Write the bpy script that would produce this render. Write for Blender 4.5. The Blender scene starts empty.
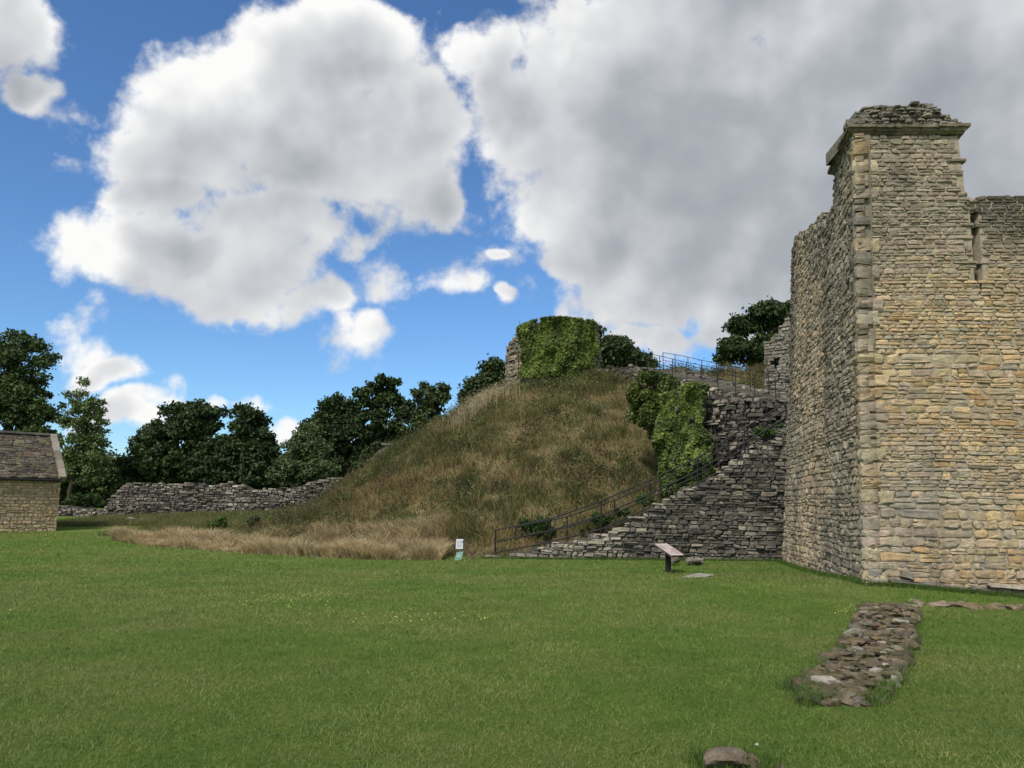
import bpy, bmesh, math, random
import numpy as np
from mathutils import Vector, Matrix, noise as mnoise

random.seed(7)
RNG = np.random.default_rng(11)
R = math.radians
S = bpy.context.scene
COL = S.collection

# ------------------------------------------------------------------ camera
FPX, EYE, PITCH, ROLL = 773.0, 1.6, R(8.53), R(1.0)
CM = (Matrix.Rotation(math.pi / 2 + PITCH, 3, 'X') @ Matrix.Rotation(ROLL, 3, 'Z'))
cam = bpy.data.cameras.new('camera')
cam.sensor_width = 36.0
cam.lens = 36.0 * FPX / 1024.0
cam.clip_start = 0.05
cam.clip_end = 6000
co = bpy.data.objects.new('camera', cam)
co.matrix_world = Matrix.Translation((0, 0, EYE)) @ CM.to_4x4()
COL.objects.link(co)
S.camera = co


def ray(px, py):
    return (CM @ Vector(((px - 512) / FPX, -(py - 384) / FPX, -1))).normalized()


def at(px, py, Y):
    d = ray(px, py)
    return Vector((0, 0, EYE)) + d * (Y / d.y)


# ------------------------------------------------------------------ numpy noise
_perm = RNG.permutation(4096)
_vals = RNG.random(4096)


def _h(ix, iy, s):
    return _vals[(_perm[(ix + s * 131) & 4095] + iy * 57 + s * 911) & 4095]


def vnoise(x, y, s=0):
    x = np.asarray(x, float); y = np.asarray(y, float)
    ix = np.floor(x).astype(int); iy = np.floor(y).astype(int)
    fx = x - ix; fy = y - iy
    fx = fx * fx * (3 - 2 * fx); fy = fy * fy * (3 - 2 * fy)
    a = _h(ix, iy, s); b = _h(ix + 1, iy, s); c = _h(ix, iy + 1, s); d = _h(ix + 1, iy + 1, s)
    return (a * (1 - fx) + b * fx) * (1 - fy) + (c * (1 - fx) + d * fx) * fy


def fbm(x, y, s=0, o=4):
    t = 0; a = .5; n = 0
    for k in range(o):
        t = t + a * vnoise(x * 2 ** k + 17.3 * k, y * 2 ** k - 9.1 * k, s + k); n += a; a *= .5
    return t / n


def sstep(x, a, b):
    t = np.clip((x - a) / (b - a), 0, 1)
    return t * t * (3 - 2 * t)


# ------------------------------------------------------------------ terrain
_cp = [(512, 600, 12.5), (150, 600, 12.5), (300, 700, 6), (750, 700, 6), (60, 700, 6), (500, 768, 4.55), (980, 768, 4.55), (40, 768, 4.55)]
CP = [(x, y, 0.0) for x, y in [(0, 0), (4, 3), (-4, 3), (0, -20), (25, -20), (-25, -20), (3, 5), (-4, 5), (0, 8)]]
for px, py, Y in [(488, 558, 30), (668, 573, 22), (864, 584, 16), (1024, 598, 15.85), (780, 562, 26), (55, 531, 45),
                  (0, 534, 42), (115, 540, 40), (300, 554, 33), (200, 547, 37), (110, 517, 62), (300, 512, 62), (60, 514, 66),
                  (860, 604, 14.0), (150, 575, 22), (400, 575, 22)]:
    p = at(px, py, Y); CP.append((p.x, p.y, p.z))
CP += [(30, 16, -.5), (30, 30, -.5), (-45, 42, -.3), (-50, 70, .3), (0, 70, .3), (40, 60, 0), (-60, 10, -.3), (60, 10, -.3)]
CP = np.array(CP, float)


def _tpsk(r2):
    return np.where(r2 > 1e-9, r2 * np.log(r2 + 1e-12) * .5, 0)


_n = len(CP)
_A = np.zeros((_n + 3, _n + 3))
_r2 = ((CP[:, None, :2] - CP[None, :, :2]) ** 2).sum(-1)
_A[:_n, :_n] = _tpsk(_r2) + np.eye(_n) * 1.0
_A[:_n, _n] = 1; _A[:_n, _n + 1:] = CP[:, :2]
_A[_n, :_n] = 1; _A[_n + 1:, :_n] = CP[:, :2].T
_W = np.linalg.solve(_A, np.concatenate([CP[:, 2], [0, 0, 0]]))


def gz(x, y):
    x = np.atleast_1d(np.asarray(x, float)); y = np.atleast_1d(np.asarray(y, float))
    xc = np.clip(x, -55, 55); yc = np.clip(y, -20, 75)
    z = _W[_n] + _W[_n + 1] * xc + _W[_n + 2] * yc
    for i in range(_n):
        z = z + _W[i] * _tpsk((xc - CP[i, 0]) ** 2 + (yc - CP[i, 1]) ** 2)
    z = z + .05 * (fbm(x * .25, y * .25, 3, 3) - .5)
    far = sstep(np.hypot(x, y - 30), 60, 160)
    return z * (1 - far) - .5 * far


def g1(x, y):
    return float(gz(x, y)[0])


MX, MY = 6.0, 52.0
_mr = [0, 5, 6.4, 9.8, 13.7, 16.2, 18, 20.3, 21.5, 22.7, 25, 28]
_mz = [9.5, 9.1, 8.55, 7.05, 4.5, 2.5, 1.2, .05, -.35, -.75, -1.6, -2.8]
_rr = np.linspace(0, 30, 301)
_zz = np.convolve(np.pad(np.interp(_rr, _mr, _mz), 12, mode='edge'), np.ones(25) / 25, 'valid')


def mz(x, y):
    x = np.atleast_1d(np.asarray(x, float)); y = np.atleast_1d(np.asarray(y, float))
    dx = x - MX
    dx = np.where(dx > 0, dx * .62, dx)
    r = np.hypot(dx, y - MY)
    z = np.interp(r, _rr, _zz)
    z = z + 1.5 * np.exp(-((x - 14.8) ** 2 / 10 + (y - 46) ** 2 / 16))
    z = z - .8 * np.exp(-((x - 8.2) ** 2 + (y - 35.8) ** 2) / 9.0)
    return z + .8 * (fbm(x * .22, y * .22, 21, 3) - .5) + .75 * (fbm(x * .7, y * .7, 25, 3) - .5)


# ------------------------------------------------------------------ mesh helpers
def build(name, V, faces, mat, col=None, parent=None, smooth=False):
    """faces: list of int arrays (n,k); col: (nverts,3)"""
    V = np.asarray(V, np.float32)
    me = bpy.data.meshes.new(name)
    me.vertices.add(len(V)); me.vertices.foreach_set('co', V.ravel())
    if not isinstance(faces, (list, tuple)): faces = [faces]
    faces = [np.asarray(f, np.int32) for f in faces if len(f)]
    loops = np.concatenate([f.ravel() for f in faces])
    tot = np.concatenate([np.full(len(f), f.shape[1], np.int32) for f in faces])
    start = np.concatenate([[0], np.cumsum(tot)[:-1]]).astype(np.int32)
    me.loops.add(len(loops)); me.loops.foreach_set('vertex_index', loops)
    me.polygons.add(len(tot)); me.polygons.foreach_set('loop_start', start); me.polygons.foreach_set('loop_total', tot)
    me.polygons.foreach_set('use_smooth', np.full(len(tot), smooth))
    if col is not None:
        c = np.ones((len(V), 4), np.float32); c[:, :3] = np.clip(col, 0, 1)
        a = me.attributes.new('col', 'FLOAT_COLOR', 'POINT'); a.data.foreach_set('color', c.ravel())
    me.update(calc_edges=True); me.validate()
    me.materials.append(mat)
    o = bpy.data.objects.new(name, me); COL.objects.link(o)
    if parent: o.parent = parent
    return o


def tag(o, label=None, cat=None, group=None, kind=None):
    if label: o['label'] = label
    if cat: o['category'] = cat
    if group: o['group'] = group
    if kind: o['kind'] = kind
    return o


def thing(name, label, cat, group=None):
    o = bpy.data.objects.new(name, None); COL.objects.link(o)
    o.empty_display_size = .2
    return tag(o, label, cat, group)


def setbase(root, loc):
    """move the empty to its thing's base, keep the children where they are"""
    loc = Vector(loc)
    root.location = loc
    for c in root.children:
        c.location = c.location - loc
        

class Soup:
    def __init__(s): s.V = []; s.F = {}; s.C = []; s.n = 0

    def add(s, V, faces, col):
        V = np.asarray(V, float)
        col = np.broadcast_to(np.asarray(col, float), (len(V), 3))
        s.V.append(V); s.C.append(col)
        for f in (faces if isinstance(faces, list) else [faces]):
            f = np.asarray(f, int)
            if len(f): s.F.setdefault(f.shape[1], []).append(f + s.n)
        s.n += len(V)

    def build(s, name, mat, parent=None, smooth=False):
        return build(name, np.concatenate(s.V), [np.concatenate(f) for f in s.F.values()], mat, np.concatenate(s.C), parent, smooth)


BOXF = np.array([[0, 1, 3, 2], [4, 6, 7, 5], [0, 4, 5, 1], [2, 3, 7, 6], [0, 2, 6, 4], [1, 5, 7, 3]])


def hexa(soup, P, col):
    """P: 8 points, index = 4*a+2*b+c"""
    soup.add(np.array([tuple(p) for p in P]), BOXF, col)


def box(soup, o, ax, ay, az, col):
    o = Vector(o); ax = Vector(ax); ay = Vector(ay); az = Vector(az)
    hexa(soup, [o + ax * a + ay * b + az * c for a in (-.5, .5) for b in (-.5, .5) for c in (-.5, .5)], col)


def tube(soup, pts, rads, col, n=8):
    pts = [Vector(p) for p in pts]
    rings = []
    for i, p in enumerate(pts):
        t = (pts[min(i + 1, len(pts) - 1)] - pts[max(i - 1, 0)]).normalized()
        a = t.orthogonal().normalized(); 
        if abs(t.z) < .95:
            a = t.cross(Vector((0, 0, 1))).normalized()
        b = t.cross(a)
        r = rads[i] if hasattr(rads, '__len__') else rads
        rings.append([p + (a * math.cos(k * 2 * math.pi / n) + b * math.sin(k * 2 * math.pi / n)) * r for k in range(n)])
    V = [tuple(v) for r_ in rings for v in r_]
    F = []
    for i in range(len(pts) - 1):
        for k in range(n):
            F.append((i * n + k, i * n + (k + 1) % n, (i + 1) * n + (k + 1) % n, (i + 1) * n + k))
    V += [tuple(pts[0]), tuple(pts[-1])]
    T = [(len(V) - 2, (k + 1) % n, k) for k in range(n)] + [(len(V) - 1, (len(pts) - 1) * n + k, (len(pts) - 1) * n + (k + 1) % n) for k in range(n)]
    soup.add(np.array(V), [np.array(F), np.array(T)], col)


# ------------------------------------------------------------------ materials
def newmat(name):
    m = bpy.data.materials.new(name); m.use_nodes = True
    nt = m.node_tree; b = nt.nodes['Principled BSDF']
    b.inputs['Specular IOR Level'].default_value = .25
    return m, nt, b


def nd(nt, t, **kw):
    n = nt.nodes.new(t)
    for k, v in kw.items(): setattr(n, k, v)
    return n


def noise_n(nt, vec, scale, detail=5, rough=.6):
    n = nd(nt, 'ShaderNodeTexNoise'); n.inputs['Scale'].default_value = scale
    n.inputs['Detail'].default_value = detail; n.inputs['Roughness'].default_value = rough
    nt.links.new(vec, n.inputs['Vector']); return n.outputs['Fac']


def ramp_n(nt, fac, stops):
    n = nd(nt, 'ShaderNodeValToRGB'); e = n.color_ramp.elements
    while len(e) < len(stops): e.new(.5)
    for k, (p, c) in enumerate(stops):
        e[k].position = p; e[k].color = (*c, 1) if len(c) == 3 else c
    nt.links.new(fac, n.inputs['Fac']); return n.outputs['Color']


def mixc(nt, fac, a, b, mode='MIX'):
    n = nd(nt, 'ShaderNodeMix', data_type='RGBA', blend_type=mode)
    for s, v in ((0, fac), (6, a), (7, b)):
        if isinstance(v, (int, float)): n.inputs[s].default_value = v
        elif isinstance(v, tuple): n.inputs[s].default_value = (*v, 1)
        else: nt.links.new(v, n.inputs[s])
    return n.outputs[2]


def objvec(nt):
    g = nd(nt, 'ShaderNodeNewGeometry'); return g.outputs['Position']


def stone_mat(name, bump=.02, stain=.5, lichen=.35, moss=0.0):
    m, nt, b = newmat(name)
    at_ = nd(nt, 'ShaderNodeAttribute', attribute_name='col')
    P = objvec(nt)
    mp = nd(nt, 'ShaderNodeMapping'); mp.inputs['Scale'].default_value = (1, 1, .16); nt.links.new(P, mp.inputs['Vector'])
    st = noise_n(nt, mp.outputs[0], 1.6, 5, .65)
    n1 = noise_n(nt, P, 9, 6, .65); n2 = noise_n(nt, P, 45, 4, .7)
    c = mixc(nt, 1.0, at_.outputs['Color'], ramp_n(nt, n1, [(.25, (.62, .60, .58)), (.5, (1, .98, .95)), (.78, (1.3, 1.25, 1.12))]), 'MULTIPLY')
    c = mixc(nt, 1.0, c, ramp_n(nt, n2, [(.28, (.6, .6, .6)), (.55, (1, 1, 1)), (.8, (1.25, 1.25, 1.22))]), 'MULTIPLY')
    # run-off staining and grey lichen: marks of the wall itself
    c = mixc(nt, ramp_n(nt, st, [(.5, (0, 0, 0)), (.68, (stain, stain, stain))]), c, (.055, .052, .047))
    ln = noise_n(nt, P, 2.6, 8, .75)
    c = mixc(nt, ramp_n(nt, ln, [(.53, (0, 0, 0)), (.66, (lichen, lichen, lichen))]), c, (.30, .295, .27))
    if moss:
        mn = noise_n(nt, P, 5.5, 6, .7)
        c = mixc(nt, ramp_n(nt, mn, [(.46, (0, 0, 0)), (.62, (moss, moss, moss))]), c, (.07, .075, .025))
    nt.links.new(c, b.inputs['Base Color'])
    b.inputs['Roughness'].default_value = .95
    bp = nd(nt, 'ShaderNodeBump'); bp.inputs['Distance'].default_value = bump; bp.inputs['Strength'].default_value = 1
    n3 = noise_n(nt, P, 110, 3, .7)
    hx = nd(nt, 'ShaderNodeMath', operation='MULTIPLY_ADD'); nt.links.new(n3, hx.inputs[0]); hx.inputs[1].default_value = .35; nt.links.new(n2, hx.inputs[2])
    hh = nd(nt, 'ShaderNodeMath', operation='ADD'); nt.links.new(noise_n(nt, P, 16, 7, .7), hh.inputs[0]); nt.links.new(hx.outputs[0], hh.inputs[1])
    nt.links.new(hh.outputs[0], bp.inputs['Height']); nt.links.new(bp.outputs[0], b.inputs['Normal'])
    return m


def leaf_mat(name, trans=.25, rough=.55):
    m, nt, b = newmat(name)
    at_ = nd(nt, 'ShaderNodeAttribute', attribute_name='col')
    n1 = noise_n(nt, objvec(nt), .9, 3)
    c = mixc(nt, 1.0, at_.outputs['Color'], ramp_n(nt, n1, [(.3, (.75, .78, .75)), (.7, (1.2, 1.15, 1.05))]), 'MULTIPLY')
    nt.links.new(c, b.inputs['Base Color']); b.inputs['Roughness'].default_value = rough
    tr = nd(nt, 'ShaderNodeBsdfTranslucent'); nt.links.new(c, tr.inputs['Color'])
    mx = nd(nt, 'ShaderNodeMixShader'); mx.inputs[0].default_value = trans
    out = nt.nodes['Material Output']
    nt.links.new(b.outputs[0], mx.inputs[1]); nt.links.new(tr.outputs[0], mx.inputs[2]); nt.links.new(mx.outputs[0], out.inputs['Surface'])
    return m


def plain(name, rgb, rough=.6, metal=0, var=.25, scale=20, bump=0.0):
    m, nt, b = newmat(name)
    P = objvec(nt); n1 = noise_n(nt, P, scale, 5)
    c = mixc(nt, 1.0, rgb, ramp_n(nt, n1, [(.3, (1 - var,) * 3), (.7, (1 + var,) * 3)]), 'MULTIPLY')
    nt.links.new(c, b.inputs['Base Color']); b.inputs['Roughness'].default_value = rough; b.inputs['Metallic'].default_value = metal
    if bump:
        bp = nd(nt, 'ShaderNodeBump'); bp.inputs['Distance'].default_value = bump
        nt.links.new(n1, bp.inputs['Height']); nt.links.new(bp.outputs[0], b.inputs['Normal'])
    return m


M_TOWER = stone_mat('tower_stone', .018, .40, .45)
M_SIDE = stone_mat('side_wall_stone', .02, .55, .3)
M_DARK = stone_mat('stair_wall_stone', .03, .55, .22)
M_RUBBLE = stone_mat('rubble_stone', .03, .35, .35)
M_MOSSY = stone_mat('mossy_stone', .018, .6, .38, .7)
M_BARN = stone_mat('barn_stone', .01, .25, .25)
M_LEAF = leaf_mat('tree_leaves', .12)
M_IVY = leaf_mat('ivy_leaves', .2, .45)
M_GRASS = leaf_mat('grass_blades', .25, .7)
M_BARK = plain('bark', (.06, .05, .038), .95, 0, .4, 6, .03)
M_IRON = plain('black_iron', (.018, .017, .016), .55, .0, .3, 30)


def ground_mat():
    m, nt, b = newmat('lawn_turf')
    P = objvec(nt)
    big = noise_n(nt, P, .35, 5, .6); mid = noise_n(nt, P, 2.2, 6, .7); fin = noise_n(nt, P, 22, 6, .8)
    c = ramp_n(nt, mid, [(.3, (.072, .132, .019)), (.5, (.10, .165, .027)), (.7, (.145, .188, .042))])
    c = mixc(nt, ramp_n(nt, big, [(.50, (0, 0, 0)), (.68, (.6, .6, .6))]), c, (.175, .175, .058))
    c = mixc(nt, 1.0, c, ramp_n(nt, fin, [(.3, (.55, .58, .5)), (.7, (1.35, 1.3, 1.2))]), 'MULTIPLY')
    nt.links.new(c, b.inputs['Base Color']); b.inputs['Roughness'].default_value = .95
    b.inputs['Specular IOR Level'].default_value = .1
    bp = nd(nt, 'ShaderNodeBump'); bp.inputs['Distance'].default_value = .04
    nt.links.new(fin, bp.inputs['Height']); nt.links.new(bp.outputs[0], b.inputs['Normal'])
    return m


def motte_mat():
    m, nt, b = newmat('motte_soil')
    P = objvec(nt)
    c = ramp_n(nt, noise_n(nt, P, .5, 6, .7), [(.3, (.05, .065, .02)), (.5, (.13, .10, .045)), (.7, (.20, .155, .075))])
    c = mixc(nt, 1.0, c, ramp_n(nt, noise_n(nt, P, 9, 5, .8), [(.3, (.5, .5, .5)), (.7, (1.3, 1.3, 1.3))]), 'MULTIPLY')
    nt.links.new(c, b.inputs['Base Color']); b.inputs['Roughness'].default_value = 1
    return m


M_LAWN = ground_mat(); M_MOTTE = motte_mat()

# ------------------------------------------------------------------ ground sheets
def gridmesh(name, xs, ys, zf, mat, smooth=True):
    X, Y = np.meshgrid(xs, ys)
    Z = zf(X.ravel(), Y.ravel())
    V = np.stack([X.ravel(), Y.ravel(), Z], 1)
    nx, ny = len(xs), len(ys)
    i = (np.arange(ny - 1)[:, None] * nx + np.arange(nx - 1)[None]).ravel()
    F = np.stack([i, i + 1, i + nx + 1, i + nx], 1)
    return build(name, V, [F], mat, None, None, smooth)


def axis(a, b, step, far):
    c = np.arange(a, b + 1e-6, step)
    g = np.geomspace(step, far, 26)
    return np.concatenate([(a - g)[::-1], c, b + g])


tag(gridmesh('lawn', axis(-40, 40, .5, 2500), axis(-10, 80, .5, 2500), gz, M_LAWN), kind='structure')
tag(gridmesh('castle_mound', np.arange(-24, 55, .4), np.arange(26, 82, .4), mz, M_MOTTE), kind='structure')


# ------------------------------------------------------------------ masonry
_T = []
for rr, dd in ((1.0, 0), (.93, 1), (.62, 2)):
    for k, (a, b_) in enumerate([(-1, -1), (0, -1), (1, -1), (1, 0), (1, 1), (0, 1), (-1, 1), (-1, 0)]):
        _T.append((a * rr, b_ * rr, dd, 1 if (a and b_) else 0))
_T.append((0, 0, 2, 0))
_T = np.array(_T, float)
_TQ = []
for r_ in range(2):
    for k in range(8):
        _TQ.append((r_ * 8 + k, r_ * 8 + (k + 1) % 8, (r_ + 1) * 8 + (k + 1) % 8, (r_ + 1) * 8 + k))
_TQ = np.array(_TQ); _TT = np.array([(16 + k, 16 + (k + 1) % 8, 24) for k in range(8)])


def masonry(soup, pos, L, top, colf, hr=(.07, .16), lr=(.15, .45), vmin=0., vmax=None, jit=.02, gap=.012, back=.18,
            warp=.03, skip=None, rag=.06, sizef=None, seed=1, roundness=.06, bev=.012):
    """pos(u,v,d)->(n,3) maps the wall face (d = outward) to the world; top(u)->v of the ruined edge"""
    rng = np.random.default_rng(abs(int(seed)))
    us = np.linspace(0, L, 200)
    vmax = vmax or float(np.max(top(us))) + .2
    rec = []
    v = vmin
    while v < vmax:
        h = rng.uniform(*hr) * (sizef(v) if sizef else 1)
        u = -rng.uniform(0, lr[0])
        while u < L:
            l = rng.uniform(*lr) * (sizef(v) ** .6 if sizef else 1) * (1 + .8 * (rng.random() < .12))
            u1 = min(u + l, L); u0 = max(u, 0)
            if u1 - u0 > .05:
                q = rng.random()
                if q < .16 and h > .09:
                    s = rng.uniform(.35, .65) * h
                    rec.append((u0, u1, v, v + s)); rec.append((u0, u1, v + s, v + h))
                elif q < .30 and (u1 - u0) > .3:
                    s = u0 + (u1 - u0) * rng.uniform(.35, .65)
                    rec.append((u0, s, v, v + h)); rec.append((s, u1, v, v + h))
                else:
                    rec.append((u0, u1, v, v + h))
            u += l
        v += h
    rec = np.array(rec)
    uc = (rec[:, 0] + rec[:, 1]) / 2; vc = (rec[:, 2] + rec[:, 3]) / 2
    keep = rec[:, 3] < top(uc) + rng.normal(0, rag, len(uc)) * .6
    keep &= rec[:, 3] < top(np.clip(uc, 0, L)) + rag
    if skip is not None: keep &= ~skip(uc, vc)
    rec = rec[keep]; uc = uc[keep]; vc = vc[keep]; n = len(rec)
    hu = (rec[:, 1] - rec[:, 0]) / 2 - gap * rng.uniform(.3, 1.1, n); hv = (rec[:, 3] - rec[:, 2]) / 2 - gap * rng.uniform(.2, .8, n)
    hu = np.maximum(hu, .02); hv = np.maximum(hv, .012)
    T = _T
    cu = T[None, :, 0] * hu[:, None] * (1 - roundness * T[None, :, 3]) + uc[:, None] + rng.normal(0, 1, (n, 25)) * (np.minimum(hu, hv * 1.6) * .13)[:, None]
    cv = T[None, :, 1] * hv[:, None] * (1 - roundness * T[None, :, 3]) + vc[:, None] + rng.normal(0, .12, (n, 25)) * hv[:, None] + (T[None, :, 0] * rng.normal(0, .16, n)[:, None]) * hv[:, None]
    d0 = rng.normal(0, jit, n)
    lev = T[None, :, 2]
    dd = np.where(lev == 0, -back, np.where(lev == 1, d0[:, None] - bev, d0[:, None] + bev * .5 + rng.normal(0, bev * .66, (n, 25))))
    dd = dd + (lev > 0) * (rng.normal(0, .25, n)[:, None] * jit * T[None, :, 0] + rng.normal(0, .4, n)[:, None] * jit * T[None, :, 1])
    W = warp * (fbm(cu.ravel() * .5, cv.ravel() * .7, abs(seed) % 50, 3) - .5) * 2
    W2 = warp * 1.2 * (fbm(cu.ravel() * 1.3 + 40, cv.ravel() * 1.3, abs(seed) % 50 + 5, 2) - .5)
    V = pos(cu.ravel(), cv.ravel() + W, dd.ravel() + W2)
    idx = (np.arange(n) * 25)[:, None, None]
    C = colf(uc, vc, rng)
    C = np.repeat(C, 25, axis=0)
    dk = np.tile(np.where(T[:, 2] == 0, .6, 1.), n)[:, None]
    soup.add(V, [(idx + _TQ[None]).reshape(-1, 4), (idx + _TT[None]).reshape(-1, 3)], C * dk)


def core(soup, pos, L, top, thick, vmin=0., d=-.035, col=(.22, .195, .15), du=.12, drop=.07, wseed=None, warp=.03, u0=.06, u1=.06, deep=None):
    us = np.arange(u0, L - u1 + du, du); us = np.minimum(us, L - u1)
    tp = np.maximum(top(us) - drop + .05 * (vnoise(us * 5, us * 0, 3) - .5), vmin + .01)
    nv = int(min(64, max(8, (tp.max() - vmin) * 6)))

    def face(t):
        v = vmin + (tp - vmin) * t
        w = 0 if wseed is None else warp * 1.2 * (fbm(us * 1.3 + 40, v * 1.3, abs(wseed) % 50 + 5, 2) - .5)
        if deep is not None: w = w - deep(us, v)
        return pos(us, v, d + w + .010 * (vnoise(us * 9, v * 14, 8) - .5))
    rows = [face(k / nv) for k in range(nv + 1)] + [pos(us, vmin + (tp - vmin) * (1 - k / 4), np.full(len(us), d - thick)) for k in range(5)]
    V = np.concatenate(rows); nu = len(us); nr = len(rows)
    i = (np.arange(nr - 1)[:, None] * nu + np.arange(nu - 1)[None]).ravel()
    F = [np.stack([i, i + 1, i + nu + 1, i + nu], 1)]
    for e in (0, nu - 1):
        fr = [k * nu + e for k in range(nv + 1)]; bk = [(nr - 1 - k) * nu + e for k in range(5)]
        F.append(np.array([fr + bk[::-1]]))
    soup.add(V, F, col)


def planepos(A, B, out, batter=0.0):
    """vertical wall face from A to B (xy), v = world z; out = approximate outward vector"""
    A = np.array([A[0], A[1]]); B = np.array([B[0], B[1]])
    d = B - A; L = np.linalg.norm(d); d = d / L
    n = np.array([d[1], -d[0]])
    if n @ np.array(out[:2]) < 0: n = -n

    def pos(u, v, dd):
        k = dd - batter * v
        return np.stack([A[0] + d[0] * u + n[0] * k, A[1] + d[1] * u + n[1] * k, v], 1)
    return pos, L


def proj(P):
    q = CM.transposed() @ (Vector(P) - Vector((0, 0, EYE)))
    return 512 - FPX * q.x / q.z, 384 + FPX * q.y / q.z


def solve(pos, px, py, u=1., v=4.):
    """the (u, v) of a wall face that lies behind a pixel of the photograph"""
    f = lambda a, b: np.array(proj(pos(np.array([a]), np.array([b]), np.array([0.]))[0]))
    for _ in range(12):
        p = f(u, v); J = np.stack([(f(u + .01, v) - p) / .01, (f(u, v + .01) - p) / .01], 1)
        du, dv = np.linalg.solve(J, np.array([px, py]) - p); u += float(np.clip(du, -2, 2)); v += float(np.clip(dv, -2, 2))
    return u, v


def prof(pts):
    a = np.array(pts, float)
    return lambda u: np.interp(u, a[:, 0], a[:, 1])


def pal(cols, w):
    cols = np.array(cols, float); w = np.array(w, float); w /= w.sum()

    def f(rng, n): return cols[rng.choice(len(cols), n, p=w)] * rng.uniform(.78, 1.18, (n, 1)) * rng.uniform(.96, 1.04, (n, 3))
    return f


GREY = pal([(.35, .32, .265), (.29, .265, .22), (.40, .36, .29), (.235, .21, .175)], [4, 3, 2, 2])
BUFF = pal([(.50, .42, .285), (.47, .40, .29), (.53, .425, .265), (.42, .365, .28), (.45, .33, .19)], [4, 4, 2, 2, 1])
WARM = pal([(.44, .375, .275), (.40, .35, .265), (.47, .395, .27), (.34, .30, .24)], [4, 4, 2, 2])
DARKG = pal([(.115, .105, .088), (.085, .08, .07), (.155, .142, .12), (.062, .058, .052), (.22, .20, .165)], [4, 4, 3, 3, 1])

# ------------------------------------------------------------------ the tower with its walls
YC = 16.0
cb = at(866, 583, YC)                       # corner of tower at the ground
A = Vector((cb.x, YC))
Bf = at(1024, 560, 15.85); dirf = (Vector((Bf.x, 15.85)) - A).normalized()
Lf = 9.0
Fend = A + dirf * Lf
back_b = at(783, 558, 26.0)
_pF, _ = planepos(A, Fend, (0, -1), .008)
_pS, Ls = planepos(A, (back_b.x, 26.0), (-1, 0), 0)
LEAN = .022       # the old masonry leans in a little towards its head
posF = lambda u, v, d: _pF(u + LEAN * np.maximum(v, 0) * np.clip(1 - u / 2.0, 0, 1), v, d)
posS = lambda u, v, d: _pS(u, v, d - np.maximum(v, 0) * (LEAN + .040 * np.clip(u / Ls, 0, 1)))


dirs = (Vector((back_b.x, 26.0)) - A).normalized()
u_front = lambda px, py: solve(posF, px, py, 1, 4)
u_side = lambda px, py: solve(posS, px, py, 3, 6)
zc = u_front(880, 133)[1]                     # string course height
ztt = u_front(880, 108)[1]
ur, _ = u_front(961, 160)
_, zr = u_front(1000, 196)
urr = [u_front(966, 140)[0], u_front(957, 160)[0], u_front(957, 178)[0], u_front(961, 205)[0]]
print('tower zc', zc, 'zr', zr, 'ur', ur, urr, 'Ls', Ls)
topF = prof([(0, zc + .02), (urr[0] - .12, zc + .02), (urr[0] - .11, zr + .1), (urr[3], zr + .02), (urr[3] + .6, zr + .03), (urr[3] + 1.2, zr), (urr[3] + 2.2, zr + .1), (Lf, zr)])
kx0, kz0 = u_front(975, 215); _, kz1 = u_front(975, 288)


def colF(u, v, rng):
    n = len(u)
    g = GREY(rng, n); b = BUFF(rng, n); w = WARM(rng, n)
    f = fbm(u * .45 + 3, v * .55, 31, 4)
    t = sstep(f + .12 * np.exp(-((v - 4.3) / 1.2) ** 2) + .13 * np.exp(-((v - 1.5) / .9) ** 2) - .01 - .14 * sstep(v, 5.8, 8.3), .48, .60)
    t = np.where(rng.random(n) < .15, 1 - t, t)
    pale = w * np.array([1.02, 1.06, 1.16]); c = pale * (1 - t[:, None]) + b * np.array([1.02, 1.0, .97]) * t[:, None]
    tg = sstep(v + 3.0 * (fbm(u * .6, v * .4, 37, 3) - .5), 5.0, 7.6)[:, None] * .9
    c = c * (1 - tg) + g * tg
    # the wall right of the tower is dark with lichen near its top
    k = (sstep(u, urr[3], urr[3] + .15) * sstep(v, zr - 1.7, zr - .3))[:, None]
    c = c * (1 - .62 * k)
    kb = sstep(.25 - (v - .0), 0, .5)[:, None] * .4
    return (c * (1 - kb) + g * .9 * kb) * np.array([1.05, .99, .90])


def skipF(u, v):
    crack = (np.abs(u - kx0 + .04 * np.sin(v * 9)) < .13) & (v > kz1) & (v < kz0)
    notch = (u > urr[1] - .02 - .03 * np.sin(v * 17)) & (v > zr + .15)
    return crack | notch


tower = thing('castle_tower', 'tall square ruined tower of buff stone with moulded cap at the right of the lawn', 'tower')
sf = Soup()
vb = g1(A.x, A.y) - .5
nQ = lambda v: np.where(v < 3.2, 1.25, 1.0)
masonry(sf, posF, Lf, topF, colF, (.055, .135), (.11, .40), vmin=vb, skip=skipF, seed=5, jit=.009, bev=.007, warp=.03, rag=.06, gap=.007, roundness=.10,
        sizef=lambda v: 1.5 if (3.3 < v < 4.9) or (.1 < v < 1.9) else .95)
core(sf, posF, .5, topF, .12, u0=.015, u1=0, vmin=vb, d=-.030, col=(.40, .345, .25), wseed=5, warp=.03)
core(sf, posF, Lf, topF, .45, u0=.16, du=.06, deep=lambda u, v: .5 * ((np.abs(u - kx0) < .08) & (v > kz1) & (v < kz0)), vmin=vb, d=-.030, col=(.40, .345, .25), wseed=5, warp=.03)
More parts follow.
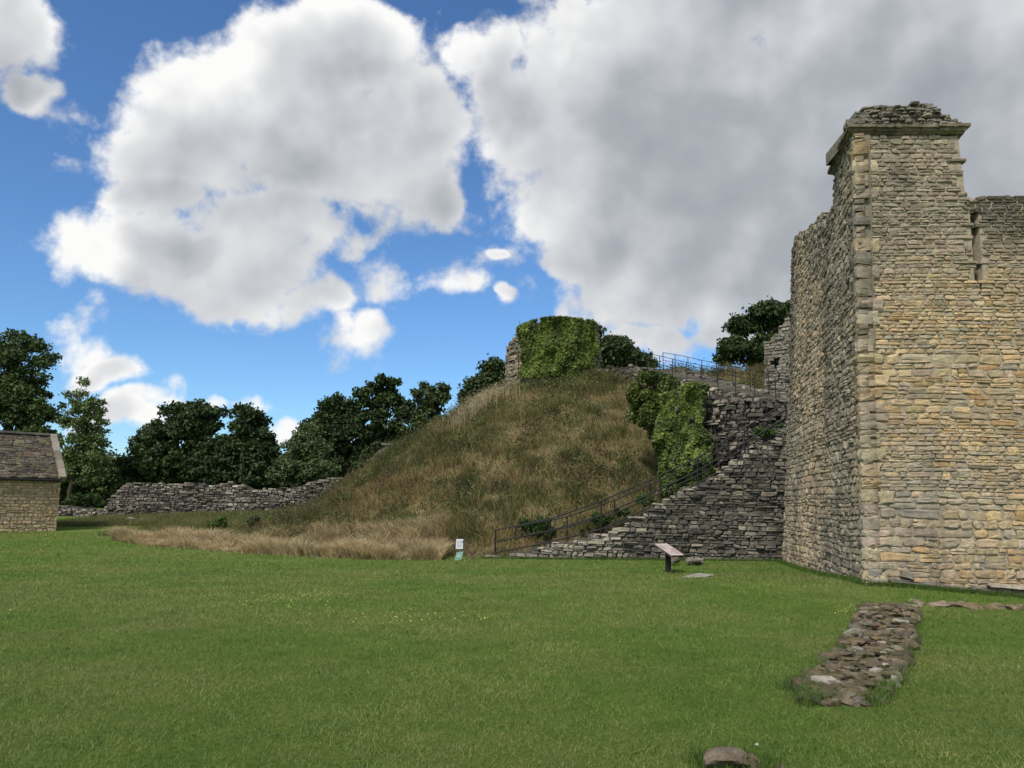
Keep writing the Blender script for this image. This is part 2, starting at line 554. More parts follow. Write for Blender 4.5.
# dressed quoins standing a little proud along the corner
rngq = np.random.default_rng(3)
v = vb + .3
qs = sf
while v < zc - .3:
    h = rngq.uniform(.20, .38); l = rngq.uniform(.26, .66)
    if rngq.random() < .86 or v < 3:
        c = (BUFF(rngq, 1)[0] if rngq.random() < .95 - .08 * max(0, v - 4.5) else WARM(rngq, 1)[0] * .85) * np.array([1.0, 1.0, 1.0])
        masonry(qs, posF, l, lambda u, q=v + h: np.full(np.shape(u), q + .05), lambda uu, vv, rr_, c=c: np.tile(c, (len(uu), 1)),
                (h - .012, h - .011), (2, 2.1), vmin=v, vmax=v + .05, jit=.001, back=.3, warp=.01, seed=int(v * 1000))
        V = qs.V[-1]; V[:, 1] -= .028; 
        l2 = rngq.uniform(.16, .34)
        masonry(qs, posS, l2, lambda u, q=v + h: np.full(np.shape(u), q + .05), lambda uu, vv, rr_, c=c: np.tile(c, (len(uu), 1)),
                (h - .012, h - .011), (2, 2.1), vmin=v, vmax=v + .05, jit=.001, back=.3, warp=.01, seed=int(v * 1000))
        V = qs.V[-1]; V[:, 0] -= .026
    v += h
sf.build('front_wall', M_TOWER, tower)

# side face: turret side, then the wall behind
s_t, _ = u_side(829, 160)
tp = []
for px, py in [(834, 158), (832, 205), (826, 212), (818, 216), (808, 226), (799, 232), (795, 236)]:
    tp.append(u_side(px, py))
tp = [(0, zc + .02), (tp[0][0], zc + .02)] + [(a, b) for a, b in tp[1:]]
tp = [(tp[i][0] if i == 0 else max(tp[i][0], tp[i - 1][0] + .02), tp[i][1]) for i in range(len(tp))]
print('side profile', tp)
tp.append((Ls, tp[-1][1] - .1))
topS = prof(tp)


def colS(u, v, rng):
    n = len(u)
    g = GREY(rng, n); w = WARM(rng, n); d = DARKG(rng, n) * 1.2
    f = fbm(u * .5 + 9, v * .3, 41, 4)
    t = sstep(f - .05 * (v - 3) / 4, .42, .58)[:, None]
    c = (g * (1 - t) + w * t) * 1.08
    k = sstep(fbm(u * 1.1, v * .16, 47, 3) + .12 * sstep(u, Ls * .8, Ls) + .02 * (v - 5), .54, .70)[:, None] * .6
    return (c * (1 - k) + d * k) * np.array([1.05, .99, .91])


ss = Soup()
sl = lambda u, v: (np.abs(u - (Ls - .75)) < .13) & (v > topS(np.array([Ls]))[0] - 2.2) & (v < topS(np.array([Ls]))[0] - .45)
masonry(ss, posS, Ls, topS, colS, (.08, .2), (.14, .42), vmin=g1(back_b.x, 26) - .5, seed=9, jit=.013, bev=.008, warp=.05, skip=sl, rag=.1, gap=.009, roundness=.1)
core(ss, posS, Ls, topS, .3, vmin=vb - .4, d=-.04, col=(.24, .21, .16), wseed=9, warp=.05, u0=.09)
ss.build('side_wall', M_SIDE, tower)
# end face of the side wall, closing its thickness
def pe(u, v, d):
    P = posS(np.full(np.shape(u), Ls), v, -u); P[:, 0] += dirs.x * d; P[:, 1] += dirs.y * d
    return P


se = Soup(); masonry(se, pe, 1.2, lambda u: np.full(np.shape(u), topS(np.array([Ls]))[0]), colS, (.08, .2), (.14, .42), vmin=-1, seed=12, back=.1)
se.build('end_wall', M_SIDE, tower)

# right-hand and rear faces of the turret above the wall head
turw = urr[0] - .12
Pr = A + dirf * (turw - .16)
sdep = tp[1][0]
Pr2 = Pr + dirs * sdep
Pr = Pr + dirs * .12; Pr2 = Pr2 - dirs * .05
posR, Lr = planepos(Pr, Pr2, (1, 0), .0)
sr = Soup(); masonry(sr, posR, Lr, lambda u: np.full(np.shape(u), zc), colF, (.075, .17), (.15, .46), vmin=zr - .2, seed=15)
core(sr, posR, Lr, lambda u: np.full(np.shape(u), zc), .5, vmin=zr - .2, d=-.07)
Pl2 = A + dirs * sdep
posB, Lb = planepos(Pl2 + dirf * .35, Pr2, (0, 1), .0)
masonry(sr, posB, Lb, lambda u: np.full(np.shape(u), zc), colF, (.075, .17), (.15, .46), vmin=zr - .2, seed=16)
core(sr, posB, Lb, lambda u: np.full(np.shape(u), zc), .5, vmin=zr - .2, d=-.07)
sr.build('turret_wall', M_TOWER, tower)

# moulded string course: profile swept round the turret, cut into blocks
def course(soup, z0, prof_, pts, blk, rng, colf, jit=.012):
    """pts: outline (xy) walked so that outward is to the right of travel; prof_: list (out, z) closed"""
    for i in range(len(pts) - 1):
        a = Vector(pts[i]); b = Vector(pts[i + 1]); d = (b - a); L = d.length; d.normalize(); n = Vector((d.y, -d.x))
        nb = max(1, round(L / blk)); cuts = [0] + sorted(L * (k + rng.uniform(-.22, .22)) / nb for k in range(1, nb)) + [L]
        for k in range(len(cuts) - 1):
            u0, u1 = cuts[k] + .005, cuts[k + 1] - .005
            if k == 0: u0 = -1
            if k == len(cuts) - 2: u1 = L + 1
            jo = rng.uniform(-jit, jit); jz = rng.uniform(-jit, jit) * .6
            sub = 6; V = []
            for s in range(sub + 1):
                for (o, z) in prof_:
                    base = cuts[k] + .005 + (cuts[k + 1] - cuts[k] - .01) * s / sub
                    # mitre the ends
                    if u0 == -1 and s == 0: base = -o
                    if u1 == L + 1 and s == sub: base = L + o
                    oo = o + jo * (o > 0) + rng.normal(0, .006) * (o > 0)
                    p = a + d * base + n * oo
                    V.append((p.x, p.y, z0 + z + jz + rng.normal(0, .005)))
            m = len(prof_); F = []
            for s in range(sub):
                for q in range(m):
                    F.append((s * m + q, s * m + (q + 1) % m, (s + 1) * m + (q + 1) % m, (s + 1) * m + q))
            c = colf(rng, 1)[0]
            soup.add(np.array(V), [np.array(F)], c)
            if m == 8:
                for e in (0, sub):
                    o_ = soup.n - len(V) + e * m
                    soup.F.setdefault(4, []).append(np.array([[0, 1, 6, 7], [1, 2, 5, 6], [2, 3, 4, 5]]) + o_)


cp_ = [(-.25, 0), (.015, -.005), (.045, .035), (.085, .055), (.095, .105), (.14, .115), (.145, .175), (-.25, .19)]
_c = posF(np.array([0.]), np.array([zc]), np.array([0.]))[0]; Ao = Vector((_c[0], _c[1]))
_c = posF(np.array([turw + .02]), np.array([zc]), np.array([0.]))[0]; Bo = Vector((_c[0], _c[1]))
_c = posS(np.array([sdep]), np.array([zc]), np.array([0.]))[0]; Co = Vector((_c[0], _c[1]))
outl = [Co, Ao, Bo, Bo + dirs * sdep]
cs = Soup(); rngc = np.random.default_rng(4)
DG = lambda r_, n: GREY(r_, n) * np.array([.68, .63, .53])
course(cs, zc - .04, cp_, [(p.x, p.y) for p in outl], .5, rngc, DG, .022)
cs.build('string_course', M_TOWER, tower)
# broken parapet above the course
zp = zc + .15
turw = (Bo - Ao).length
pF, _ = planepos(Ao, Bo, (0, -1))
pS, _ = planepos(Co, Ao, (-1, 0))
hpts = []
for px, py in [(846, 124), (853, 119), (862, 116), (868, 108), (882, 106), (895, 107), (912, 107), (914, 104), (932, 105), (939, 112), (952, 120), (968, 121)]:
    hpts.append(solve(lambda u, v, d: pF(u, v, d + .1), px, py - 3, 1, 8))
topP = prof([(max(0, a), max(b + .03, zp + .17)) for a, b in hpts])
pp = Soup()
cP = lambda u, v, r_: GREY(r_, len(u)) * .68
masonry(pp, lambda u, v, d: pF(u, v, d + .10), turw, topP, cP, (.06, .11), (.12, .26), vmin=zp - .01, seed=22, jit=.03, back=.35, rag=.06)
core(pp, lambda u, v, d: pF(u, v, d + .10), turw, topP, sdep * .8, vmin=zp - .1, d=-.05, drop=.05)
masonry(pp, lambda u, v, d: pS(u, v, d + .10), sdep, lambda u: zp + .12 + .10 * np.clip(u / sdep, 0, 1), cP, (.09, .17), (.16, .34), vmin=zp, seed=23, jit=.03, back=.35)
for k in range(26):
    u = rngc.uniform(.15, turw - .25); q = rngc.uniform(.1, sdep * .8)
    zt = float(topP(np.array([u]))[0]); p = Ao + dirf * u + dirs * (q + .05)
    a = rngc.uniform(0, 3)
    w = rngc.uniform(.08, .16)
    box(pp, (p.x, p.y, zt - .05 * rngc.random()), (w * 2 * math.cos(a), w * 2 * math.sin(a), .02), (-w * math.sin(a), w * math.cos(a), .02), (0, .01, rngc.uniform(.08, .16)), GREY(rngc, 1)[0] * .65)
pp.build('parapet', M_TOWER, tower)
# footing ledge: two low plinth courses along the base of the front face
pl = Soup()
zb = lambda u: gz(A.x + dirf.x * u, A.y + dirf.y * u)
masonry(pl, lambda u, v, d: posF(u, v + zb(u), d + .07), Lf, lambda u: np.full(np.shape(u), .30), cF if False else (lambda u, v, r_: GREY(r_, len(u)) * 1.05),
        (.13, .17), (.35, .8), vmin=-.15, seed=29, jit=.03, warp=.03, back=.3)
pl.build('plinth', M_TOWER, tower)
setbase(tower, (A.x, A.y, g1(A.x, A.y)))

# ------------------------------------------------------------------ far ruined wall with small window beside the upper stair
YR = 38.0
r0 = at(764.5, 385, YR); r1 = at(812, 380, YR - 1.5)
posQ, Lq = planepos((r0.x, YR), (r1.x, YR - 1.5), (0, -1))
tq = []
for px, py in [(765, 347), (767, 343), (775, 336), (783, 328), (790, 320), (800, 306)]:
    p = at(px, py, YR - .5); tq.append((p.x - r0.x, p.z))
topQ = prof(tq)
w0 = at(776, 358, YR - .3); w1 = at(776, 368, YR - .3)
winf = lambda u, v: (np.abs(u - (w0.x - r0.x)) < .20) & (v < w0.z) & (v > w1.z)
ruin = thing('ruined_wall', 'broken grey stone wall with a tiny square window, beside the upper steps left of the tower', 'wall')
sq = Soup()
masonry(sq, posQ, Lq, topQ, lambda u, v, r_: GREY(r_, len(u)) * .85, (.1, .2), (.2, .5), vmin=3, seed=33, skip=winf, jit=.03, rag=.15)
uu0 = w0.x - r0.x
for (a, b, lo, hi) in [(0, uu0 - .2, 3, None), (uu0 + .2, Lq, 3, None), (uu0 - .2, uu0 + .2, 3, w1.z), (uu0 - .2, uu0 + .2, w0.z, None)]:
    f = (lambda u, a=a, hi=hi: topQ(u + a) if hi is None else np.full(np.shape(u), hi))
    core(sq, lambda u, v, d, a=a: posQ(u + a, v, d), b - a, f, .9, vmin=lo, d=-.06, drop=.02, du=.1)
sq.build('wall_face', M_SIDE, ruin)
wr = Soup()
box(wr, (r0.x + uu0, YR + .35, (w0.z + w1.z) / 2), (.44, 0, 0), (0, .06, 0), (0, 0, w0.z - w1.z + .05), (.16, .075, .045))
wr.build('window_board', plain('rusty_board', (.16, .08, .05), .9), ruin)
setbase(ruin, (r0.x, YR, 6))

# ------------------------------------------------------------------ lower stair wall and steps
YL, YRt = 30.0, 26.3
ypx = lambda px: YL + (YRt - YL) * (px - 488) / (786 - 488)
edge = [(484, 560), (500, 556), (520, 552), (535, 548), (561, 541), (581, 537), (616, 531), (637, 519), (654, 505), (679, 491), (707, 479), (732, 461), (760, 446), (792, 431)]
E = [at(px, py, ypx(px)) for px, py in edge]
for _e in E: _e.z = max(_e.z, g1(_e.x, _e.y) + .12)
a0 = Vector((E[0].x, E[0].y)); a1 = Vector((E[-1].x, E[-1].y))
posL, LL = planepos(a0, a1, (0, -1), .01)
dl = (a1 - a0).normalized()
LL = LL + .1
epts = [((Vector((e.x, e.y)) - a0).dot(dl), e.z) for e in E]
stepped = lambda u: prof(epts)(u)


def topL(u):
    z = prof(epts)(u); q = .19
    return np.floor((z + .06 * np.sin(u * 7)) / q) * q + .10


stair = thing('stone_staircase', 'lower flight of stone steps on dark rubble wall, rising from the lawn', 'staircase')
sw = Soup()


def colL(u, v, rng):
    n = len(u); d = DARKG(rng, n); g = GREY(rng, n)
    t = (sstep(fbm(u * .6, v * .8, 51, 4), .55, .75) * .5 + .8 * (v > topL(u) - .22) + .35 * (v < .4) * (u < 5.5)).clip(0, .85)[:, None]
    return (d * (1 - t) + g * .95 * t) * 1.42


zlow = min(g1(e.x, e.y) for e in E) - .3
masonry(sw, posL, LL, topL, colL, (.06, .17), (.12, .46), vmin=zlow, seed=41, jit=.035, warp=.07, rag=.06, back=.4)
core(sw, posL, LL, topL, .55, vmin=zlow, d=-.07, col=(.10, .09, .072), drop=.06, wseed=41, warp=.07)
sw.build('side_wall', M_DARK, stair)
st = Soup(); nstep = 27; rs = np.random.default_rng(8)
nl = Vector((-dl.y, dl.x)); nl = nl if nl.y > 0 else -nl
for k in range(nstep):
    u0 = .3 + (LL - .3) * k / nstep; u1 = .3 + (LL - .3) * (k + 1) / nstep
    z = float(stepped(np.array([(u0 + u1) / 2]))[0]) - .12
    o = a0 + dl * ((u0 + u1) / 2) + nl * 1.35
    box(st, (o.x, o.y, (z + zlow) / 2), (dl.x * (u1 - u0 - .004), dl.y * (u1 - u0 - .004), 0), (nl.x * 1.6, nl.y * 1.6, 0), (0, 0, z - zlow), GREY(rs, 1)[0] * .8)
st.build('steps', M_DARK, stair)
# far parapet kerb
sk = Soup()
posK = lambda u, v, d: posL(u, v, d - 2.55)
masonry(sk, posK, LL, lambda u: topL(u) + .12, colL, (.09, .2), (.18, .5), vmin=zlow, seed=43, jit=.04, back=.4)
core(sk, posK, LL, lambda u: topL(u) + .12, .35, vmin=zlow, d=-.08)
sk.build('kerb_wall', M_DARK, stair)
setbase(stair, (E[0].x, E[0].y, g1(E[0].x, E[0].y)))


def rail(name, label, bases, hts, group, rr=.027, pr=.030, levels=(1, .55, .12)):
    t = thing(name, label, 'handrail', group)
    tops = []
    for b, h in zip(bases, hts):
        s = Soup(); tube(s, [b - Vector((0, 0, .25)), b + Vector((0, 0, h))], pr, (.02, .02, .02), 8)
        s.build('post', M_IRON, t)
    for lv in levels:
        s = Soup(); pts = [b + Vector((0, 0, h * lv)) for b, h in zip(bases, hts)]
        tube(s, pts, rr, (.02, .02, .02), 8); s.build('rail', M_IRON, t)
    setbase(t, bases[0])
    return t


near = [(495, 556, 530), (550, 545, 519), (601, 533, 501), (650, 511, 480), (698, 487, 458), (745, 461, 428), (787, 435, 403)]
nb = []; nh = []
for px, b, tt in near:
    y = ypx(px) + .25; p = at(px, b, y); q = at(px, tt, y); nb.append(p); nh.append(max(.9, min(1.15, q.z - p.z)))
rail('handrail', 'black iron handrail along the lawn side of the lower stone steps', nb, nh, 'iron handrails of the stone steps')
fb = [p + Vector((nl.x * 2.3, nl.y * 2.3, 0.05)) for p in nb]
rail('handrail', 'black iron handrail along the mound side of the lower stone steps', fb, nh, 'iron handrails of the stone steps')

# ------------------------------------------------------------------ upper flight on its wing wall
W0 = Vector((11.6, 31.2)); W1 = Vector((7.3, 46.5))
dw = (W1 - W0).normalized(); nw = Vector((dw.y, -dw.x)); nw = nw if nw.x > 0 else -nw   # nw to the right side
posW, LW = planepos(W0, W1, (-1, -.3), .03)


def u_wing(px, py):
    d = ray(px, py); n = Vector((dw.y, -dw.x, 0)); o = Vector((0, 0, EYE)); a = Vector((W0.x, W0.y, 0))
    t = (a - o).dot(n) / d.dot(n); p = o + d * t
    return (Vector((p.x, p.y)) - W0).dot(dw), p.z


ut = sorted(u_wing(px, py) for px, py in [(800, 406), (780, 402), (760, 399), (740, 395), (720, 390), (700, 385), (680, 380), (660, 374), (645, 370), (632, 367)])
print('wing', ut, LW)
ut[0] = (0, ut[0][1])
topW = prof(ut)
wing = thing('stone_staircase', 'upper flight of steps on a ruined dark rubble wall climbing the mound', 'staircase')
sw = Soup()


def colW(u, v, rng):
    n = len(u); d = DARKG(rng, n); g = GREY(rng, n)
    t = (sstep(fbm(u * .8, v * .8, 61, 4), .45, .7) * .45 + .5 * (v > topW(u) - .5)).clip(0, .8)[:, None]
    return (d * (1 - t) + g * .8 * t) * 1.45


masonry(sw, posW, LW, topW, colW, (.1, .24), (.16, .5), vmin=-1, seed=45, jit=.12, warp=.16, rag=.12, back=.6, gap=.02)
core(sw, posW, LW, topW, .6, vmin=-1, d=-.16, col=(.05, .045, .04), drop=.06)
# spur wall in front of the wing, its broken end under ivy
SB0 = Vector((6.75, 33.9)); SB1 = Vector((11.5, 31.4))
posSB, LSB = planepos(SB0, SB1, (-.2, -1), .02)
tsb = [solve(posSB, px, py, 1, 5) for px, py in [(672, 398), (680, 391), (692, 387), (706, 387), (716, 391), (724, 396), (745, 400), (790, 406)]]
tsb[0] = (0, tsb[0][1])
topSB = prof(tsb)
masonry(sw, posSB, LSB, topSB, colW, (.09, .22), (.13, .42), vmin=-1, seed=57, jit=.10, warp=.16, rag=.12, back=.6, gap=.02)
core(sw, posSB, LSB, topSB, 1.0, vmin=-1, d=-.14, col=(.06, .054, .045), drop=.06, wseed=57, warp=.16)
# front end of the wing wall
posWe, LWe = planepos(W0, W0 + nw * 2.2, (0, -1))
masonry(sw, posWe, LWe, lambda u: np.full(np.shape(u), ut[0][1]), colW, (.1, .24), (.16, .5), vmin=-1, seed=46, jit=.08, back=.5)
core(sw, posWe, LWe, lambda u: np.full(np.shape(u), ut[0][1]), .4, vmin=-1, d=-.12)
sw.build('side_wall', M_DARK, wing)
st = Soup(); ns = 34
for k in range(ns):
    u0 = LW * k / ns; u1 = LW * (k + 1) / ns
    z = float(topW(np.array([(u0 + u1) / 2]))[0]) - .03
    o = W0 + dw * ((u0 + u1) / 2) + nw * 1.35
    box(st, (o.x, o.y, z - 1.5), (dw.x * (u1 - u0 - .004), dw.y * (u1 - u0 - .004), 0), (nw.x * 1.7, nw.y * 1.7, 0), (0, 0, 3), GREY(rs, 1)[0] * .5)
st.build('steps', M_DARK, wing)
sk = Soup(); posK2 = lambda u, v, d: posW(u, v, d - 2.2)
masonry(sk, posK2, LW, lambda u: topW(u) + .15, colW, (.09, .2), (.18, .5), vmin=3, seed=47, jit=.04, back=.4)
core(sk, posK2, LW, lambda u: topW(u) + .15, .35, vmin=3, d=-.08)
sk.build('kerb_wall', M_DARK, wing)
setbase(wing, (W0.x, W0.y, 0))
bl = []; br = []
for k in range(11):
    u = .2 + (LW - .3) * k / 10; z = float(topW(np.array([u]))[0])
    p = W0 + dw * u; bl.append(Vector((p.x + nw.x * .25, p.y + nw.y * .25, z))); br.append(Vector((p.x + nw.x * 2.05, p.y + nw.y * 2.05, z + .1)))
rail('handrail', 'black iron handrail on the rubble wall edge of the upper steps', bl, [1.0] * 11, 'iron handrails of the stone steps', .016, .022, (1, .5))
rail('handrail', 'black iron handrail on the grassy right side of the upper steps', br, [.95] * 11, 'iron handrails of the stone steps', .016, .022, (1, .5))

# ------------------------------------------------------------------ curtain wall at the back left
YW = 62.0
cw = [(100, 512), (106, 505), (112, 495), (118, 488), (126, 483), (150, 482), (172, 484), (190, 481.5), (205, 485), (225, 482), (243, 485), (250, 489), (270, 488), (285, 487), (300, 485),
      (307, 481), (325, 477), (345, 478), (362, 476), (368, 465), (374, 456), (384, 449), (392, 447), (400, 446), (420, 442), (450, 440)]
c0 = at(98, 512, YW); c1 = at(450, 470, YW + 1)
posC, LC = planepos((c0.x, YW), (c1.x, YW + 1), (0, -1))
topC = prof([(at(px, py, YW).x - c0.x, at(px, py, YW).z) for px, py in cw])
curt = thing('curtain_wall', 'long low ruined curtain wall of grey rubble with uneven top, behind the dry grass', 'wall')
sc = Soup()


def colC(u, v, rng):
    n = len(u); d = DARKG(rng, n) * 1.15; g = GREY(rng, n)
    t = (sstep(fbm(u * .3, v * .5, 71, 4), .45, .65) * .5 + .45 * (v > topC(u) - .35) + .7 * (np.abs(u - 10.3) < .35)).clip(0, .9)[:, None]
    return (d * (1 - t) + g * .95 * t) * 1.2


masonry(sc, posC, LC, topC, colC, (.09, .2), (.18, .55), vmin=-.6, seed=49, jit=.06, warp=.1, rag=.12, back=.6, gap=.02)
core(sc, posC, LC, topC, 1.2, vmin=-.6, d=-.12, col=(.075, .068, .055), du=.3)
sc.build('wall_face', M_RUBBLE, curt)
setbase(curt, (c0.x, YW, 0))
# low tumbled wall linking the store building
lw = thing('rubble_wall', 'knee-high tumbled rubble wall between the stone building and the curtain wall', 'wall')
YW2 = 63.0
l0 = at(50, 508, YW2); l1 = at(108, 508, YW2 - .4)
posT, LT = planepos((l0.x, YW2), (l1.x, YW2 - .4), (0, -1))
topT = prof([(at(px, py, YW2).x - l0.x, at(px, py, YW2).z) for px, py in [(50, 506), (64, 506.5), (72, 505.5), (80, 507.5), (88, 507), (96, 510), (104, 509.5), (108, 511)]])
slw = Soup()
masonry(slw, posT, LT, topT, lambda u, v, r_: GREY(r_, len(u)) * .8, (.12, .25), (.2, .6), vmin=-.6, seed=50, jit=.1, rag=.15, back=.5, warp=.1)
core(slw, posT, LT, topT, .8, vmin=-.6, d=-.14, col=(.06, .055, .05))
slw.build('wall_face', M_RUBBLE, lw); setbase(lw, (l0.x, YW2, 0))
# broken piece of wall on the left slope of the mound
pw = thing('rubble_wall', 'broken end of rubble wall poking out of the left slope of the mound', 'wall')
g0_ = at(362, 470, 55); g1_ = at(420, 450, 54)
posP_, LP_ = planepos((g0_.x, 55), (g1_.x, 54), (-.2, -1))
topP_ = prof([(at(px, py, 54.5).x - g0_.x, at(px, py, 54.5).z) for px, py in [(362, 468), (367, 460), (374, 452), (384, 445), (398, 441), (410, 437), (420, 436)]])
sp_ = Soup()
masonry(sp_, posP_, LP_, topP_, colC, (.09, .2), (.18, .5), vmin=.5, seed=58, jit=.07, rag=.12, back=.5)
core(sp_, posP_, LP_, topP_, .9, vmin=.5, d=-.12, col=(.075, .068, .055))
sp_.build('wall_face', M_RUBBLE, pw); setbase(pw, (g0_.x, 55, 2))
# low wall on the mound beside the shell keep
hw = thing('rubble_wall', 'low grey rubble wall on top of the mound between the ivy-clad keep and the bush', 'wall')
h0 = at(590, 375, 48); h1 = at(645, 372, 46)
posH, LH = planepos((h0.x, 48), (h1.x, 46), (0, -1))
topH = prof([(at(px, py, 47).x - h0.x, at(px, py, 47).z) for px, py in [(590, 365), (600, 366), (612, 365), (625, 367), (635, 366), (645, 368)]])
sh = Soup()
masonry(sh, posH, LH, topH, lambda u, v, r_: GREY(r_, len(u)) * .7, (.1, .2), (.2, .5), vmin=8, seed=52, jit=.06, rag=.1, back=.5)
core(sh, posH, LH, topH, .8, vmin=8, d=-.12, col=(.06, .055, .05))
sh.build('wall_face', M_DARK, hw); setbase(hw, (h0.x, 48, 9))

# ------------------------------------------------------------------ the shell keep fragment
KC = Vector((2.75, 50.6)); KR = 3.15
keep = thing('ruined_keep', 'curved fragment of a ruined stone keep standing on top of the grassy mound', 'ruin')
a_s, a_e = R(178), R(352)


def posKp(u, v, d):
    a = a_s + u / KR
    r = KR + d
    return np.stack([KC.x + np.cos(a) * r, KC.y + np.sin(a) * r, v], 1)


LK = (a_e - a_s) * KR
zt = lambda py: at(550, py, 48.2).z
topK = prof([(0, zt(342)), (.9, zt(340)), (1.7, zt(336)), (2.3, zt(331)), (3.0, zt(326)), (4.0, zt(322.5)), (5.6, zt(321)), (7.2, zt(321)), (8.0, zt(323)), (8.5, zt(329)), (8.9, zt(337)), (9.3, zt(344)), (LK, zt(350))])
sk = Soup()
masonry(sk, posKp, LK, topK, lambda u, v, r_: WARM(r_, len(u)) * .8, (.12, .24), (.2, .55), vmin=8, seed=55, jit=.05, rag=.12, back=.4, warp=.08)
core(sk, posKp, LK, topK, 1.0, vmin=8, d=-.1, col=(.1, .09, .075))
sk.build('wall_face', M_RUBBLE, keep)
posKi = lambda u, v, d: posKp(u, v, -1.1 - d)
sk = Soup(); masonry(sk, posKi, LK, topK, lambda u, v, r_: WARM(r_, len(u)) * .8, (.12, .24), (.2, .55), vmin=9.5, seed=56, jit=.04, back=.2)
sk.build('inner_face', M_RUBBLE, keep)
setbase(keep, (KC.x, KC.y, 9.8))

# ------------------------------------------------------------------ store building at far left
barn = thing('stone_building', 'small stone store building with mossy slate roof at the left edge of the lawn', 'building')
br0 = at(56, 531, 45.0)
th = R(46)
bl_ = Vector((-math.cos(th), -math.sin(th))); bd = Vector((-math.sin(th), math.cos(th)))
Rc = Vector((br0.x, 45.0)); Lc = Rc + bl_ * 9
posBn, LB = planepos(Rc, Lc, (0, -1), .03)
zeave = at(60, 476.5, 45).z
zg = g1(Rc.x, 45) - .4


def colB(u, v, rng):
    n = len(u); b = BUFF(rng, n); w = WARM(rng, n)
    t = sstep(fbm(u * .5, v * .7, 81, 3), .35, .65)[:, None]
    return (b * t + w * (1 - t)) * np.array([1.06, .97, .82])


sb = Soup()
masonry(sb, posBn, LB, lambda u: np.full(np.shape(u), zeave), colB, (.14, .22), (.22, .5), vmin=zg, seed=61, jit=.012, warp=.02, gap=.014)
core(sb, posBn, LB, lambda u: np.full(np.shape(u), zeave), .4, vmin=zg, d=-.03, col=(.26, .22, .15))
dep = 5.0; hb = dep / 2; rise = 2.45
zridge = zeave + rise
Bk = Rc + bd * dep
posG, LG = planepos(Rc, Bk, (1, .5))
topG = lambda u: zeave + rise * (1 - np.abs(np.clip(u, 0, dep) - hb) / hb)
masonry(sb, posG, LG, topG, colB, (.14, .22), (.22, .5), vmin=zg, seed=62, jit=.012, rag=.02)
core(sb, posG, LG, topG, .4, vmin=zg, d=-.03, col=(.26, .22, .15), drop=.02)
sb.build('wall', M_BARN, barn)
# roof slope of stone slates
slope = Vector((bd.x * hb, bd.y * hb, rise)); SLn = slope.length; sd = slope.normalized()
blv = Vector((bl_.x, bl_.y, 0)); nrm = sd.cross(blv); nrm = nrm if nrm.z > 0 else -nrm
O = Vector((Rc.x, Rc.y, zeave)) - sd * .22


def posRf(u, v, d):
    P = np.array(O)[None] + np.outer(u, np.array(blv)) + np.outer(v, np.array(sd)) + np.outer(d, np.array(nrm))
    return P


def colR(u, v, rng):
    n = len(u)
    c = pal([(.17, .14, .10), (.12, .10, .075), (.22, .185, .12), (.095, .08, .065), (.16, .155, .075)], [4, 3, 2, 2, 1])(rng, n)
    k = sstep(fbm(u * .8, v * .9, 85, 3), .5, .7)[:, None]
    return c * (1 - .4 * k)


sr_ = Soup()
masonry(sr_, lambda u, v, d: posRf(u, v, d + .06), LB, lambda u: np.full(np.shape(u), SLn + .2), colR, (.18, .26), (.25, .5), seed=65, jit=.018, back=.06, gap=.008, warp=.03)
hexa(sr_, [O + blv * a + sd * b + nrm * c for a in (0, LB) for b in (0, SLn + .22) for c in (-.05, .03)], (.07, .06, .05))
sd2 = Vector((-bd.x * hb, -bd.y * hb, rise)).normalized(); n2 = sd2.cross(blv); n2 = n2 if n2.z > 0 else -n2
O2 = Vector((Bk.x, Bk.y, zeave)) - sd2 * .2
hexa(sr_, [O2 + blv * a + sd2 * b + n2 * c for a in (0, LB) for b in (0, SLn + .2) for c in (-.05, .08)], (.12, .10, .09))
sr_.build('roof', M_RUBBLE, barn)
cop = Soup(); rc = np.random.default_rng(5)
for (oo, dd_, nn) in ((O, sd, nrm), (O2, sd2, n2)):
    for k in range(5):
        a = (SLn + .2) * k / 5; b = (SLn + .2) * (k + 1) / 5 - .01
        hexa(cop, [oo + blv * x + dd_ * y + nn * z for x in (-.18, .16) for y in (a, b) for z in (-.12, .2 + rc.uniform(-.01, .01))], GREY(rc, 1)[0] * .9)
cop.build('gable_coping', M_BARN, barn)
rg = Soup()
for k in range(18):
    a = LB * k / 18
    q = O + sd * (SLn + .2) + blv * (a + .25)
    box(rg, q + Vector((0, 0, .09)), blv * .48, (bd.x * .34, bd.y * .34, 0), (0, 0, .12), GREY(rc, 1)[0] * .7)
rg.build('ridge', M_BARN, barn)
gt = Soup()
ga = O - Vector((bd.x, bd.y, 0)) * .04 + Vector((0, 0, -.08))
tube(gt, [ga + blv * .05, ga + blv * 9], .065, (.02, .02, .02), 8)
gt.build('gutter', M_IRON, barn)
setbase(barn, (Rc.x, Rc.y, zg + .4))

# ------------------------------------------------------------------ rocks
bm = bmesh.new(); bmesh.ops.create_icosphere(bm, subdivisions=3, radius=1)
bm.verts.ensure_lookup_table()
ICV = np.array([v.co[:] for v in bm.verts]); ICF = np.array([[v.index for v in f.verts] for f in bm.faces]); bm.free()


